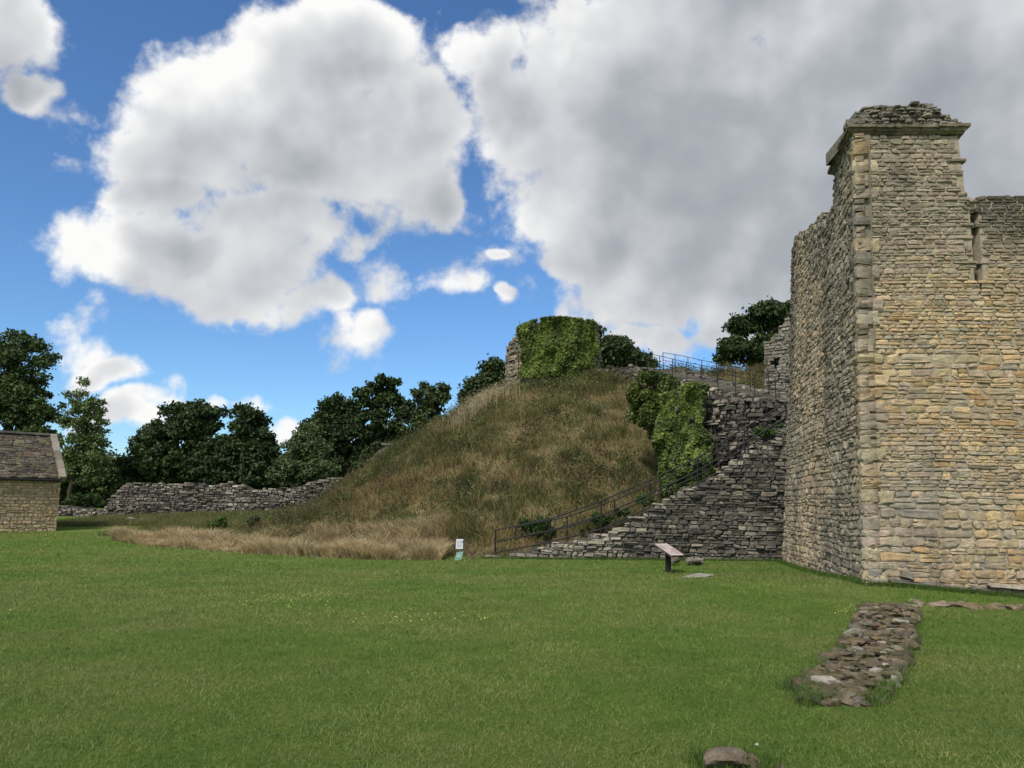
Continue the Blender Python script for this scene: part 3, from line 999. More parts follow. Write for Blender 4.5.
def rock(soup, c, s, rz, col, rng, flat=.75):
    V = ICV.copy()
    # planar cuts give the block its faces
    for k in range(9):
        n = rng.normal(size=3); n[2] *= 1.4; n /= np.linalg.norm(n); lim = rng.uniform(.50, .82)
        d = V @ n; V = V - np.outer(np.maximum(d - lim, 0) * .9, n)
    V[:, 2] = np.clip(V[:, 2], -flat, flat)
    o = rng.uniform(0, 99)
    f = fbm(V[:, 0] * 2.4 + o + V[:, 2] * 1.7, V[:, 1] * 2.4 + V[:, 2] * 3.1, 91, 4) - .5
    f2_ = fbm(V[:, 0] * 7 + o + V[:, 2] * 6, V[:, 1] * 7 - V[:, 2] * 8, 95, 3) - .5
    V = V * (1 + .22 * f + .16 * f2_)[:, None]
    V = V * np.array(s)[None]
    tx, ty = rng.normal(0, .08, 2)
    V[:, 2] += V[:, 0] * tx + V[:, 1] * ty
    cz, sz = math.cos(rz), math.sin(rz)
    X = V[:, 0] * cz - V[:, 1] * sz; Y = V[:, 0] * sz + V[:, 1] * cz
    V = np.stack([X + c[0], Y + c[1], V[:, 2] + c[2]], 1)
    soup.add(V, [ICF], np.asarray(col))


def gp(px, py):
    """pixel -> point on the lawn"""
    d = ray(px, py); o = Vector((0, 0, EYE)); t = 1.0
    lo, hi = 1, 90
    for _ in range(40):
        m = (lo + hi) / 2; p = o + d * m
        if p.z > g1(p.x, p.y): lo = m
        else: hi = m
    return o + d * lo


rk = np.random.default_rng(19)
SLAB = pal([(.19, .145, .095), (.24, .195, .14), (.13, .10, .068), (.36, .33, .27), (.20, .145, .085)], [4, 3, 3, 1.2, 2])
foot = thing('wall_footing', 'broken strip of weathered flat stones, remains of a wall, in the lawn', 'wall footing')
sfk = Soup()
cl = [(889, 606, 22), (888, 616, 24), (886, 627, 26), (881, 642, 29), (871, 658, 33), (858, 676, 38), (848, 692, 38), (838, 706, 32)]
L_ = [gp(x - w, y) for x, y, w in cl]; R_ = [gp(x + w, y) for x, y, w in cl]
hts_ = [.05, .17, .22, .17, .12, .12, .09, .02]


def fpos(a, q):          # a along the strip 0..7, q across 0..1
    i = min(int(a), len(cl) - 2); t = a - i
    p = L_[i].lerp(L_[i + 1], t).lerp(R_[i].lerp(R_[i + 1], t), q)
    return p.x, p.y, g1(p.x, p.y), hts_[i] * (1 - t) + hts_[i + 1] * t


# rough bed of old mortar and soil
na, nq = 90, 26; BV = []
for a in np.linspace(0, 6.999, na):
    for q in np.linspace(-.02, 1.02, nq):
        x_, y_, z_, h_ = fpos(a, q); e_ = min(1, 5 * max(0, min(q + .02, 1.02 - q))) * min(1, 4 * max(0, min(a + .02, 7.02 - a)))
        BV.append((x_, y_, z_ - .05 + (h_ * .55 + .05) * e_ + .12 * float(fbm(x_ * 6, y_ * 6, 33, 4) - .5)))
ii = (np.arange(na - 1)[:, None] * nq + np.arange(nq - 1)[None]).ravel()
sfk.add(np.array(BV), [np.stack([ii, ii + nq, ii + nq + 1, ii + 1], 1)], (.075, .06, .04))
for k in range(620):
    a = rk.uniform(0, 6.99); q = rk.uniform(.02, .98); x_, y_, z_, h_ = fpos(a, q)
    w = rk.uniform(.028, .085) * (1.7 if rk.random() < .14 else 1)
    rock(sfk, (x_, y_, z_ + h_ * rk.uniform(.45, 1.0)), (w, w * rk.uniform(.5, .9), w * rk.uniform(.3, .6)), rk.uniform(-.8, .8), SLAB(rk, 1)[0] * rk.uniform(.7, 1.15), rk, .7)
for k in range(60):
    a = rk.uniform(0, 6.99); q = rk.choice([.0, 1.0]) + rk.uniform(-.03, .03); x_, y_, z_, h_ = fpos(a, q)
    w = rk.uniform(.07, .15)
    rock(sfk, (x_, y_, z_ + h_ * .3), (w, w * rk.uniform(.6, .9), .05 + h_ * .45), rk.uniform(-.5, .5), SLAB(rk, 1)[0], rk, .7)
for a in (1.3, 3.15):       # the two low risers across the strip
    for q in np.linspace(.06, .94, 6):
        x_, y_, z_, h_ = fpos(a + rk.uniform(-.08, .08), q)
        rock(sfk, (x_, y_, z_ + h_ * .75), (.12, .12, .07), rk.uniform(-.3, .3), SLAB(rk, 1)[0] * .9, rk, .6)
sfk.build('footing_stones', M_MOSSY, foot)
setbase(foot, L_[4])

lab = ['flat pale stone in the lawn just right of the wall footing strip', 'second flat stone in the row leading right from the wall footing',
       'wide mossy flat stone midway in the row along the tower base', 'thin half-sunk stone right of the wide mossy one', 'long pale flat stone near the right end of the row', 'small end stone of the row at the right edge of the lawn']
for (px, py, w), lb in zip([(917, 605, 8), (940, 606, 12), (956, 606, 13), (972, 608, 10), (992, 608, 13), (1012, 609, 12)], lab):
    s = Soup(); p = gp(px, py); ww = w / FPX * p.y * .95
    rock(s, (0, 0, 0), (ww, .20, .07), 0, SLAB(rk, 1)[0] * 1.3, rk, .7)
    rock(s, (ww * .5, .05, .02), (ww * .5, .12, .06), .3, SLAB(rk, 1)[0] * 1.2, rk, .7)
    o = s.build('flat_stone', M_MOSSY); o.location = (p.x, p.y, p.z + .02)
    tag(o, lb, 'stone', 'row of flat stones in the grass at the tower foot')

# rock at the bottom edge
s = Soup(); p = gp(722, 764)
rock(s, (0, .0, .03), (.18, .16, .12), .2, (.17, .12, .07), rk, .8)
rock(s, (.14, -.02, -.02), (.18, .13, .10), -.2, (.13, .10, .07), rk, .8)
rock(s, (.28, -.03, -.05), (.2, .10, .07), -.1, (.19, .16, .11), rk, .8)
o = s.build('rock', M_MOSSY); o.location = (p.x, p.y - .03, p.z); tag(o, 'brown mossy rock poking into view at the bottom edge of the lawn', 'rock')
# tumbled stones at the stair wall foot
s = Soup(); p = gp(688, 566); p.y += .3
for k in range(9):
    rock(s, (rk.uniform(-.5, .55), rk.uniform(-.15, .5), rk.uniform(.05, .22)), (rk.uniform(.13, .28), rk.uniform(.12, .2), rk.uniform(.09, .16)), rk.uniform(0, 3), GREY(rk, 1)[0] * .85, rk)
o = s.build('stone_heap', M_RUBBLE); o.location = p; tag(o, 'small heap of tumbled stones at the foot of the stair wall behind the information board', 'stones')
# flat slab in the grass by the board
s = Soup(); p = gp(697, 577)
rock(s, (0, 0, 0), (.42, .30, .05), .1, (.36, .34, .29), rk, .6)
o = s.build('paving_slab', M_RUBBLE); o.location = (p.x, p.y, p.z + .015); tag(o, 'pale flat slab set in the grass right of the information board', 'slab')
s = Soup(); p = gp(140, 521)
for k in range(6):
    rock(s, (rk.uniform(-.9, .9), rk.uniform(-.2, .2), rk.uniform(0, .1)), (rk.uniform(.2, .4), .2, rk.uniform(.1, .2)), rk.uniform(0, 3), GREY(rk, 1)[0] * .9, rk)
o = s.build('stone_heap', M_RUBBLE); o.location = (p.x, p.y, p.z); tag(o, 'few loose stones in the grass in front of the left end of the curtain wall', 'stones')

# ------------------------------------------------------------------ information board
ib = thing('information_board', 'sloping information board with pale panel on a dark post before the stair wall', 'information board')
yb = 22.0
gb = at(668.5, 572.5, yb); gb.z = g1(gb.x, yb)
tl = at(653.5, 543.5, yb + .35); tr = at(667, 543.3, yb + .9); bl2 = at(671.5, 556, yb - .45); br2 = at(686, 556, yb + .1)
sp = Soup(); nn = (tr - tl).cross(bl2 - tl).normalized(); nn = nn if nn.z > 0 else -nn
Q = lambda a, b, c: tl + (tr - tl) * a + (bl2 - tl) * b + nn * c
hexa(sp, [Q(a, b, c) for a in (0, 1) for b in (0, 1) for c in (-.035, 0)], (.08, .06, .055)); sp.build('panel_frame', plain('dark_brown_frame', (.07, .05, .045), .6), ib)
fc = Soup()
hexa(fc, [Q(a, b, c) for a in (.03, .97) for b in (.03, .97) for c in (.002, .006)], (.6, .5, .47)); fc.build('panel', plain('printed_panel', (.62, .50, .47), .35, 0, .05, 6), ib)
im = Soup()
for (a, b, a2, b2, c) in [(.08, .12, .4, .5, (.42, .36, .32)), (.5, .15, .9, .3, (.5, .42, .40)), (.5, .4, .9, .85, (.45, .35, .33)), (.08, .6, .4, .88, (.5, .45, .42))]:
    hexa(im, [Q(x, y, z) for x in (a, a2) for y in (b, b2) for z in (.008, .010)], c)
m_, nt_, b_ = newmat('print_areas'); a_ = nd(nt_, 'ShaderNodeAttribute', attribute_name='col')
nt_.links.new(mixc(nt_, 1.0, a_.outputs['Color'], ramp_n(nt_, noise_n(nt_, objvec(nt_), 14, 3), [(.35, (.8, .8, .8)), (.65, (1.1, 1.1, 1.1))]), 'MULTIPLY'), b_.inputs['Base Color']); b_.inputs['Roughness'].default_value = .4
im.build('printed_pictures', m_, ib)
ps = Soup(); mid = Q(.5, .52, -.04)
for dx in (0,):
    box(ps, ((gb.x + mid.x) / 2 + dx, mid.y - .02, (gb.z - .1 + mid.z) / 2), (.14, 0, 0), (0, .12, 0), (0, 0, mid.z - gb.z + .12), (.02, .02, .02))
ps.build('post', M_IRON, ib)
box(ps2 := Soup(), mid + nn * -.02, (.1, 0, 0), (0, .5, 0), (0, 0, .03), (.02, .02, .02)); ps2.build('bracket', M_IRON, ib)
setbase(ib, gb)

# ------------------------------------------------------------------ notice post with leaning timber
ny = 29.2
nb_ = at(460, 560, ny); nb_.z = g1(nb_.x, ny)
npst = thing('notice_post', 'short wooden post with white notice and pale green sign at the mound foot', 'sign')
s = Soup(); tpn = at(460.5, 539, ny)
tube(s, [nb_ - Vector((0, 0, .2)), tpn], .035, (.2, .16, .1), 8); s.build('post', plain('old_timber', (.16, .13, .09), .9), npst)
s = Soup(); c = at(459.5, 544, ny - .06); box(s, c, (.26, .02, 0), (0, .012, 0), (.01, 0, .36), (.7, .7, .72)); wn = s.build('notice', plain('white_notice', (.66, .66, .74), .5, 0, .05), npst)
s = Soup()
for k in range(5): box(s, c + Vector((0, -.008, .10 - .05 * k)), (.18, .014, 0), (0, .003, 0), (0, 0, .012), (.3, .3, .33))
s.build('printed_lines', plain('grey_print', (.3, .3, .34), .6), wn)
s = Soup(); c = at(459, 556, ny - .08); box(s, c, (.26, .0, .05), (0, .012, 0), (.07, -.06, .30), (.4, .6, .5)); gs = s.build('green_sign', plain('pale_green_sign', (.30, .52, .43), .5, 0, .05), npst)
s = Soup(); box(s, c + Vector((.0, -.012, 0)), (.13, 0, .05), (0, .003, 0), (.03, -.02, .09), (.6, .7, .65)); s.build('printed_patch', plain('pale_print', (.62, .72, .66), .5), gs)
setbase(npst, nb_)
s = Soup(); q0 = at(463, 541, ny - .05); q1 = at(475, 561, ny - .15); tube(s, [q1, q0], .045, (.12, .08, .06), 6)
o = s.build('timber_prop', plain('dark_timber', (.10, .065, .05), .9)); tag(o, 'dark brown timber leaning against the notice post', 'timber')

# ------------------------------------------------------------------ leaves
def rot_frames(n, rng, bias=None, k=0.0):
    N = rng.normal(size=(n, 3))
    if bias is not None: N = N + bias * k
    N /= np.linalg.norm(N, axis=1, keepdims=True) + 1e-9
    T = np.cross(N, rng.normal(size=(n, 3))); T /= np.linalg.norm(T, axis=1, keepdims=True) + 1e-9
    return N, T, np.cross(N, T)


def leaves(name, P, size, col, mat, parent, rng, bias=None, k=0., asp=.6):
    n = len(P); N, T, B = rot_frames(n, rng, bias, k)
    s = (size * rng.uniform(.6, 1.4, n))[:, None]
    fold = s * .18 * N
    V = np.stack([P - T * s, P - B * s * asp + fold, P + T * s, P + B * s * asp + fold], 1).reshape(-1, 3)
    i = (np.arange(n) * 4)[:, None]
    F = np.concatenate([i + np.array([[0, 1, 2]]), i + np.array([[0, 2, 3]])])
    return build(name, V, [F], mat, np.repeat(col, 4, axis=0), parent)


def tree(name, label, Y, ells, base, n=16000, size=.2, col=(.045, .075, .022), col2=None, trunk=.35, clump=.17, gap=.0, seed=1,
         group='trees beyond the castle walls', spread=.55, trunks=1, nclump=None):
    """ells: crown lobes in the picture (cx,cy,rx,ry); base: trunk foot pixel"""
    rng = np.random.default_rng(abs(int(seed)))
    t = thing(name, label, 'tree', group)
    px2m = Y / FPX
    cs_, rs_ = [], []
    for (cx, cy, rx, ry) in ells:
        c = at(cx, cy, Y + rng.uniform(-.25, .25) * rx * px2m); cs_.append(c); rs_.append((rx * px2m, .9 * (rx + ry) / 2 * px2m, ry * px2m))
    vol = np.array([a * b * c for a, b, c in rs_]) ** (2 / 3); vol /= vol.sum()
    rmean = np.mean([r[0] for r in rs_])
    cr = clump * (sum(r[0] for r in rs_) / len(rs_)) ** .6 * 2.1
    nc = nclump or int(44 * len(ells) + 40)
    CC = []
    for k in range(nc):
        j = rng.choice(len(ells), p=vol); d = rng.normal(size=3); d /= np.linalg.norm(d); q = rng.uniform(.12, 1) ** .5
        if d[1] > .3 and rng.random() < .6: d[1] = -d[1]
        CC.append(np.array(cs_[j]) + d * np.array(rs_[j]) * q * .88)
    CC = np.array(CC); rad = cr * rng.uniform(.55, 1.35, nc)
    wt = rad ** 2; wt /= wt.sum()
    idx = rng.choice(nc, n, p=wt)
    d = rng.normal(size=(n, 3)); d /= np.linalg.norm(d, axis=1, keepdims=True)
    q = rng.uniform(.25, 1.15, n) ** spread
    P = CC[idx] + d * (rad[idx] * q)[:, None] * np.array([1.2, 1.2, .66])[None] + rng.normal(0, .12, (n, 3))
    P[:, 2] += .15 * rad[idx] * rng.normal(size=n)
    c1 = np.array(col); c2 = np.array(col2 if col2 is not None else (col[0] * 1.9, col[1] * 1.6, col[2] * 1.4))
    cl_ = rng.random(nc)[idx] * .6 + rng.random(n) * .4
    C = c1[None] * (1 - cl_[:, None]) + c2[None] * cl_[:, None]
    C = C * rng.uniform(.75, 1.2, (n, 1))
    leaves('crown', P, np.full(n, size), C, M_LEAF, t, rng, d, .5)
    s = Soup()
    bp = at(base[0], base[1], Y)
    top = Vector(np.mean(CC, axis=0)); top.z = max(c[2] for c in CC) - .25 * (max(c[2] for c in CC) - bp.z)
    H = top.z - bp.z
    for w in range(trunks):
        off = Vector((rng.normal(0, .04 * H), 0, 0)) * (trunks > 1)
        pts = [bp - Vector((0, 0, .6)) + off * .2]
        for k in range(1, 6):
            f = k / 5; pts.append(bp.lerp(Vector((top.x, top.y, top.z)) + off * 3, f) + Vector((rng.normal(0, .018 * H), rng.normal(0, .018 * H), 0)))
        tube(s, pts, [trunk * (1.25 - 1.0 * k / 5) / (1 if trunks == 1 else 1.5) for k in range(6)], (.06, .05, .04), 8)
        for j in rng.choice(nc, min(nc, 34 if trunks == 1 else 18), replace=False):
            tgt = Vector(CC[j]); f = min(.95, max(.25, (tgt.z - bp.z) / H * rng.uniform(.5, .8)))
            st_ = pts[0].lerp(pts[-1], f); kk = int(f * 5); kk = min(kk, 4); st_ = pts[kk].lerp(pts[kk + 1], f * 5 - kk)
            mid_ = st_.lerp(tgt, .5) + Vector((rng.normal(0, .03 * H), rng.normal(0, .03 * H), .04 * H))
            r0_ = trunk * .42 * (1.1 - f)
            tube(s, [st_, mid_, tgt], [r0_, r0_ * .6, .03], (.06, .05, .04), 6)
    s.build('trunk', M_BARK, t)
    setbase(t, bp)
    return t


DK = (.030, .052, .018); DK2 = (.066, .10, .03)
tree('broadleaf_tree', 'tall full dark green tree behind the stone building at the left edge', 72, [(22, 375, 42, 46), (5, 420, 45, 55), (38, 420, 26, 50), (-30, 390, 40, 50), (25, 455, 38, 35), (12, 350, 30, 22)], (12, 512), 36000, .18, (.03, .055, .018), (.09, .135, .038), .5, seed=101, clump=.14)
tree('ash_tree', 'airy light green tree with see-through crown right of the stone building', 68, [(85, 400, 22, 24), (80, 430, 26, 32), (98, 425, 18, 30), (88, 460, 26, 28), (70, 460, 14, 26)], (71, 512), 11000, .13, (.07, .11, .035), (.16, .22, .08), .2, clump=.105, seed=102, nclump=150)
tree('broadleaf_tree', 'low mid green tree filling the gap below the airy tree', 76, [(92, 465, 28, 24), (72, 475, 22, 24), (112, 480, 22, 26), (95, 490, 36, 18)], (90, 512), 16000, .17, (.035, .06, .018), (.09, .12, .035), .2, seed=103)
tree('broadleaf_tree', 'wide dark domed tree behind the left end of the curtain wall', 74, [(190, 430, 42, 32), (165, 445, 35, 30), (205, 420, 28, 22), (150, 465, 34, 28), (190, 465, 45, 28), (140, 480, 26, 20)], (180, 512), 34000, .19, DK, (.05, .085, .022), .5, seed=104, clump=.13)
tree('broadleaf_tree', 'dark pointed-crown tree immediately right of the wide domed one', 72, [(250, 425, 24, 24), (245, 450, 36, 30), (262, 455, 24, 30), (225, 465, 30, 30), (255, 475, 34, 22)], (250, 512), 25000, .18, DK, (.042, .07, .02), .45, seed=105, clump=.13)
tree('young_tree', 'small pale green feathery tree in front of the dark trees by the curtain wall', 66, [(308, 435, 14, 14), (305, 452, 24, 18), (308, 470, 32, 16), (290, 472, 20, 14)], (306, 500), 13000, .14, (.05, .085, .03), (.11, .15, .06), .13, seed=106, clump=.15, trunks=2)
tree('broadleaf_tree', 'dark rounded tree left of the tallest one beside the mound', 74, [(340, 415, 26, 22), (325, 440, 28, 28), (350, 445, 32, 32), (330, 465, 34, 22)], (340, 505), 23000, .18, DK, (.045, .07, .02), .4, seed=107, clump=.13)
tree('broadleaf_tree', 'tallest dark tree with holes in its crown beside the mound slope', 70, [(382, 392, 28, 22), (365, 400, 22, 22), (395, 415, 26, 26), (370, 430, 28, 28), (400, 445, 26, 26), (375, 455, 30, 22)], (378, 505), 17000, .18, DK, (.045, .075, .02), .45, seed=108, clump=.10, nclump=150)
tree('broadleaf_tree', 'airy round-crowned tree right of the tallest one, above the mound slope', 68, [(432, 398, 23, 20), (430, 415, 24, 18), (415, 430, 18, 20)], (425, 480), 6500, .16, (.035, .055, .018), (.09, .125, .04), .35, seed=109, clump=.095, nclump=90)
tree('broadleaf_tree', 'small dark tree showing left of the ivy-clad keep', 66, [(494, 373, 15, 16), (478, 388, 16, 12), (497, 385, 14, 14), (468, 396, 10, 8)], (490, 420), 9000, .17, DK, DK2, .3, seed=110)
tree('broadleaf_tree', 'dark broad tree just right of the ivy-clad keep', 64, [(612, 350, 22, 13), (588, 338, 12, 19), (630, 358, 22, 9), (600, 360, 22, 12), (648, 364, 10, 5)], (605, 395), 15000, .17, DK, DK2, .35, seed=111)
tree('broadleaf_tree', 'layered dark tree above the upper steps beside the tower', 60, [(770, 312, 22, 14), (745, 326, 26, 10), (785, 330, 24, 20), (735, 348, 24, 10), (765, 352, 30, 18), (800, 318, 20, 20), (725, 358, 12, 5)], (770, 390), 24000, .17, DK, (.05, .08, .022), .45, seed=112, clump=.14)

# hedge row of undergrowth beyond the walls (far off, one mass)
rng = np.random.default_rng(120)
n = 60000
x = rng.uniform(-52, 6, n); y = 84 + rng.normal(0, 1.6, n); hh = 4.6 + 3.2 * (fbm(x * .12, x * 0, 33, 3) - .5) * 2
z = rng.random(n) ** .8 * hh * (1 - .25 * ((y - 84) / 3) ** 2).clip(.3, 1)
C = np.array([.028, .045, .015])[None] * rng.uniform(.6, 1.8, (n, 1))
tag(leaves('undergrowth', np.stack([x, y, z + .2], 1), np.full(n, .24), C, M_LEAF, None, rng), 'dark undergrowth filling the space beneath the trees beyond the curtain wall', 'undergrowth', None, 'stuff')


def bush(name, label, ells, Y, n, size, col, col2, seed, group=None, foot=None, cat='bush', zmin=None, stemh=.3):
    rng = np.random.default_rng(seed); t = thing(name, label, cat, group)
    px2m = Y / FPX
    w = np.array([a[2] * a[3] for a in ells], float); w /= w.sum()
    nc = 14 * len(ells) + 10; CC = []; RR = []
    for k in range(nc):
        j = rng.choice(len(ells), p=w); cx, cy, rx, ry = ells[j]
        c = np.array(at(cx, cy, Y)); d = rng.normal(size=3); d /= np.linalg.norm(d)
        CC.append(c + d * np.array([rx, (rx + ry) / 2, ry]) * px2m * rng.uniform(.4, .85)); RR.append(min(rx, ry) * px2m * rng.uniform(.25, .5))
    CC = np.array(CC); RR = np.array(RR)
    idx = rng.choice(nc, n, p=RR ** 2 / (RR ** 2).sum()); d = rng.normal(size=(n, 3)); d /= np.linalg.norm(d, axis=1, keepdims=True)
    P = CC[idx] + d * (RR[idx] * rng.uniform(.2, 1.1, n) ** .5)[:, None]
    q = (rng.random(nc)[idx] * .6 + rng.random(n) * .4)[:, None]
    C = np.array(col)[None] * (1 - q) + np.array(col2)[None] * q
    leaves('foliage', P, np.full(n, size), C, M_IVY, t, rng, d, .8)
    s = Soup(); f = Vector(foot) if foot is not None else Vector((CC[:, 0].mean(), Y, CC[:, 2].min() - .3))
    for k in range(9):
        j = rng.integers(0, nc); tg = Vector(CC[j]); tube(s, [f, f.lerp(tg, .5) + Vector((rng.normal(0, .1), 0, .1)), tg], [.05, .03, .012], (.06, .05, .04), 5)
    s.build('stems', M_BARK, t)
    setbase(t, f)
    return t


by = 35.6
bush('bush', 'large rounded yellow-green bush on the mound left of the upper stair wall', [(655, 388, 26, 18), (650, 408, 24, 22), (668, 405, 20, 20), (658, 428, 18, 16), (640, 395, 14, 16)], by, 26000, .075,
     (.035, .055, .015), (.15, .19, .045), 131, foot=(at(658, 450, by).x, by, at(658, 455, by).z))
# ivy on the keep
rng = np.random.default_rng(140)


def ivy(name, label, pos, inside, ur_, vr_, n, size, col, col2, thick, seed, stems):
    rng = np.random.default_rng(seed); t = thing(name, label, 'ivy')
    u = rng.uniform(*ur_, n * 2); v = rng.uniform(*vr_, n * 2)
    k = inside(u, v) & (fbm(u * 2.6, v * 1.2, seed % 33 + 7, 3) > .22); u, v = u[k][:n], v[k][:n]; n = len(u)
    b = fbm(u * 1.5, v * .9, seed % 40, 4); b = np.clip(b * 1.5 - .25, 0, 1)
    d = (.06 + thick * b ** 1.5 * 1.6) * rng.uniform(.55, 1.05, n)
    P = pos(u, v, d)
    P0 = pos(u, v, d - .1); bias = P - P0; bias /= np.linalg.norm(bias, axis=1, keepdims=True); bias[:, 2] += .35
    q = (sstep(fbm(u * 2.2, v * 1.6, seed % 37 + 3, 3), .35, .65) * .6 + .4 * rng.random(n))[:, None]
    C = (np.array(col)[None] * (1 - q) + np.array(col2)[None] * q) * rng.uniform(.8, 1.15, (n, 1))
    leaves('foliage', P, np.full(n, size), C, M_IVY, t, rng, bias, 1.3, .8)
    s = Soup()
    for k in range(stems):
        uu = rng.uniform(ur_[0] + .2, ur_[1] - .2); vv = np.linspace(vr_[0], vr_[0] + .7 * (vr_[1] - vr_[0]), 5)
        pts = pos(uu + rng.normal(0, .15, 5).cumsum() * .6, vv, np.full(5, .05))
        tube(s, [Vector(p) for p in pts], [.04, .035, .03, .02, .012], (.06, .05, .04), 5)
    s.build('stems', M_BARK, t)
    setbase(t, Vector(pos(np.array([(ur_[0] + ur_[1]) / 2]), np.array([vr_[0]]), np.array([0.]))[0]))
    return t


ivy('ivy', 'thick yellow-green ivy covering the face of the ruined keep', posKp,
    lambda u, v: (v < topK(u) + .08) & (u > 2.75 + .5 * (fbm(v * .8, v * 0, 3, 2) - .5) - .12 * np.clip(v - 11, 0, 3)) & (u < LK - 1.85 + .7 * (fbm(v * .9, v * 0 + 4, 5, 2) - .5)), (1.4, LK - .2), (9.2, 14.6), 26000, .075,
    (.055, .09, .018), (.20, .26, .055), .38, 141, 6)
iv0 = solve(posSB, 714, 430, 2, 4)[0]
ivy('ivy', 'bright green ivy hanging over the end of the upper stair wall', posSB,
    lambda u, v: (v < topSB(u) + .12) & (u < iv0 + .5 * (fbm(v * 1.2, v * 0, 7, 3) - .5) * 2 - .10 * np.clip(v - 4, 0, 3)) & (u > -.25 + .4 * (fbm(v, v * 0, 9, 2) - .5)) & (v > 1.9 + .3 * u + .5 * (fbm(u * 2, v * 0, 4, 2) - .5)), (-.4, iv0 + .6), (1.2, 7.5), 26000, .06,
    (.05, .085, .02), (.20, .26, .06), .6, 142, 5)

# small weeds and shrubs
bush('shrub', 'dark green leafy shrub behind the bottom of the handrail', [(540, 532, 17, 11), (528, 527, 10, 9), (560, 538, 10, 7), (545, 522, 9, 6)], 32.6, 7000, .05, (.02, .045, .014), (.07, .12, .03), 151,
     foot=(at(540, 548, 32.6).x, 32.6, at(540, 548, 32.6).z), cat='shrub')
bush('shrub', 'small bright green shrub standing in the dry grass before the curtain wall', [(218, 525, 9, 7), (222, 521, 6, 5), (212, 529, 6, 5)], 45, 2600, .07, (.05, .085, .02), (.11, .17, .04), 152, foot=(at(218, 536, 45).x, 45, at(218, 536, 45).z), cat='shrub')
bush('shrub', 'low dark green shrub below the airy tree beside the stone building', [(84, 500, 18, 7), (96, 503, 14, 5), (72, 503, 12, 5)], 65, 6000, .11, (.03, .06, .018), (.08, .13, .035), 153, foot=(at(85, 512, 65).x, 65, at(85, 512, 65).z), cat='shrub')
bush('shrub', 'slender grey-green shrub right of the bright one before the curtain wall', [(252, 524, 5, 8), (256, 520, 4, 5)], 46, 1200, .06, (.04, .06, .025), (.08, .11, .04), 154, foot=(at(253, 535, 46).x, 46, at(253, 535, 46).z), cat='shrub')
bush('shrub', 'tuft of green weeds on the top of the lower stair wall by the tower', [(765, 432, 14, 5), (778, 424, 8, 4), (750, 440, 6, 3)], 27.8, 2200, .04, (.04, .08, .018), (.10, .17, .04), 155, foot=(at(765, 440, 27.8).x, 27.8, at(765, 442, 27.8).z), cat='shrub')
bush('shrub', 'green nettles beside the middle of the lower steps', [(600, 520, 14, 7), (620, 512, 12, 6), (585, 528, 8, 5), (645, 500, 10, 6)], 31.3, 4500, .05, (.03, .06, .015), (.08, .13, .03), 156, foot=(at(606, 533, 31.3).x, 31.3, at(606, 533, 31.3).z), cat='shrub')


# ------------------------------------------------------------------ grass
def blades(name, P, h, w, lean, col, mat, rng, curved=False, parent=None):
    n = len(P); a = rng.uniform(0, 2 * np.pi, n); side = np.stack([np.cos(a), np.sin(a), np.zeros(n)], 1) * (w / 2)[:, None]
    up = np.stack([lean[:, 0] * h, lean[:, 1] * h, h], 1)
    if not curved:
        V = np.stack([P - side, P + side, P + up], 1).reshape(-1, 3)
        F = [(np.arange(n) * 3)[:, None] + np.arange(3)[None]]; k = 3
    else:
        m = P + up * np.array([.3, .3, .6]) * 1.0
        V = np.stack([P - side, P + side, m + side * .7, m - side * .7, P + up], 1).reshape(-1, 3)
        i = (np.arange(n) * 5)[:, None]; F = [i + np.array([[0, 1, 2, 3]]), i + np.array([[3, 2, 4]])]; k = 5
    return build(name, V, F, mat, np.repeat(col, k, axis=0), parent)


rng = np.random.default_rng(200)
n = 420000
Y = np.exp(rng.uniform(math.log(3.6), math.log(44), n)); X = rng.uniform(-.76, .76, n) * (Y + .8)
# keep off stone strips and long-grass area
zm = mz(X, Y); zg_ = gz(X, Y)
ok = (zm < zg_ + .05) & (rng.random(n) < .98)
X, Y, zg_ = X[ok], Y[ok], zg_[ok]; n = len(X)
f1 = fbm(X * .45, Y * .45, 61, 4); f2 = fbm(X * 2.5, Y * 2.5, 66, 3); f3 = fbm(X * .16, Y * .30, 69, 3)
sz = (1 + Y / 11)
h = .016 * sz * rng.uniform(.5, 1.5, n) * (.7 + .7 * f2); w = .0042 * (.5 + Y / 7) * rng.uniform(.7, 1.4, n)
g_a = np.array([.086, .160, .030]); g_b = np.array([.155, .228, .058]); g_c = np.array([.255, .25, .10])
t1 = sstep(f2 * .6 + rng.random(n) * .4, .3, .75)[:, None]; t2 = (sstep(f1 * .55 + f3 * .45, .42, .60) * .8 * rng.uniform(.3, 1.2, n))[:, None].clip(0, 1)
C = (g_a * (1 - t1) + g_b * t1) * (1 - t2) + g_c * t2
dry = rng.random(n) < .015; C[dry] = np.array([.25, .22, .11])
C *= rng.uniform(.75, 1.2, (n, 1))
tag(blades('grass', np.stack([X, Y, zg_ - .004], 1), h, w, rng.normal(0, .75, (n, 2)), C, M_GRASS, rng), 'short mown green grass of the castle lawn', 'grass', None, 'stuff')

# taller tufts at the wall feet and round stones
def tufts(pts, per, hh_, spreadr, col):
    Ps = []; 
    for p in pts:
        q = rng.normal(0, spreadr, (per, 2)); Ps.append(np.stack([p[0] + q[:, 0], p[1] + q[:, 1], np.zeros(per)], 1))
    P = np.concatenate(Ps); P[:, 2] = gz(P[:, 0], P[:, 1]) - .01
    m = len(P); c = np.array(col)[None] * rng.uniform(.6, 1.35, (m, 1))
    return P, hh_ * rng.uniform(.4, 1.3, m), np.full(m, .006), rng.normal(0, .4, (m, 2)), c


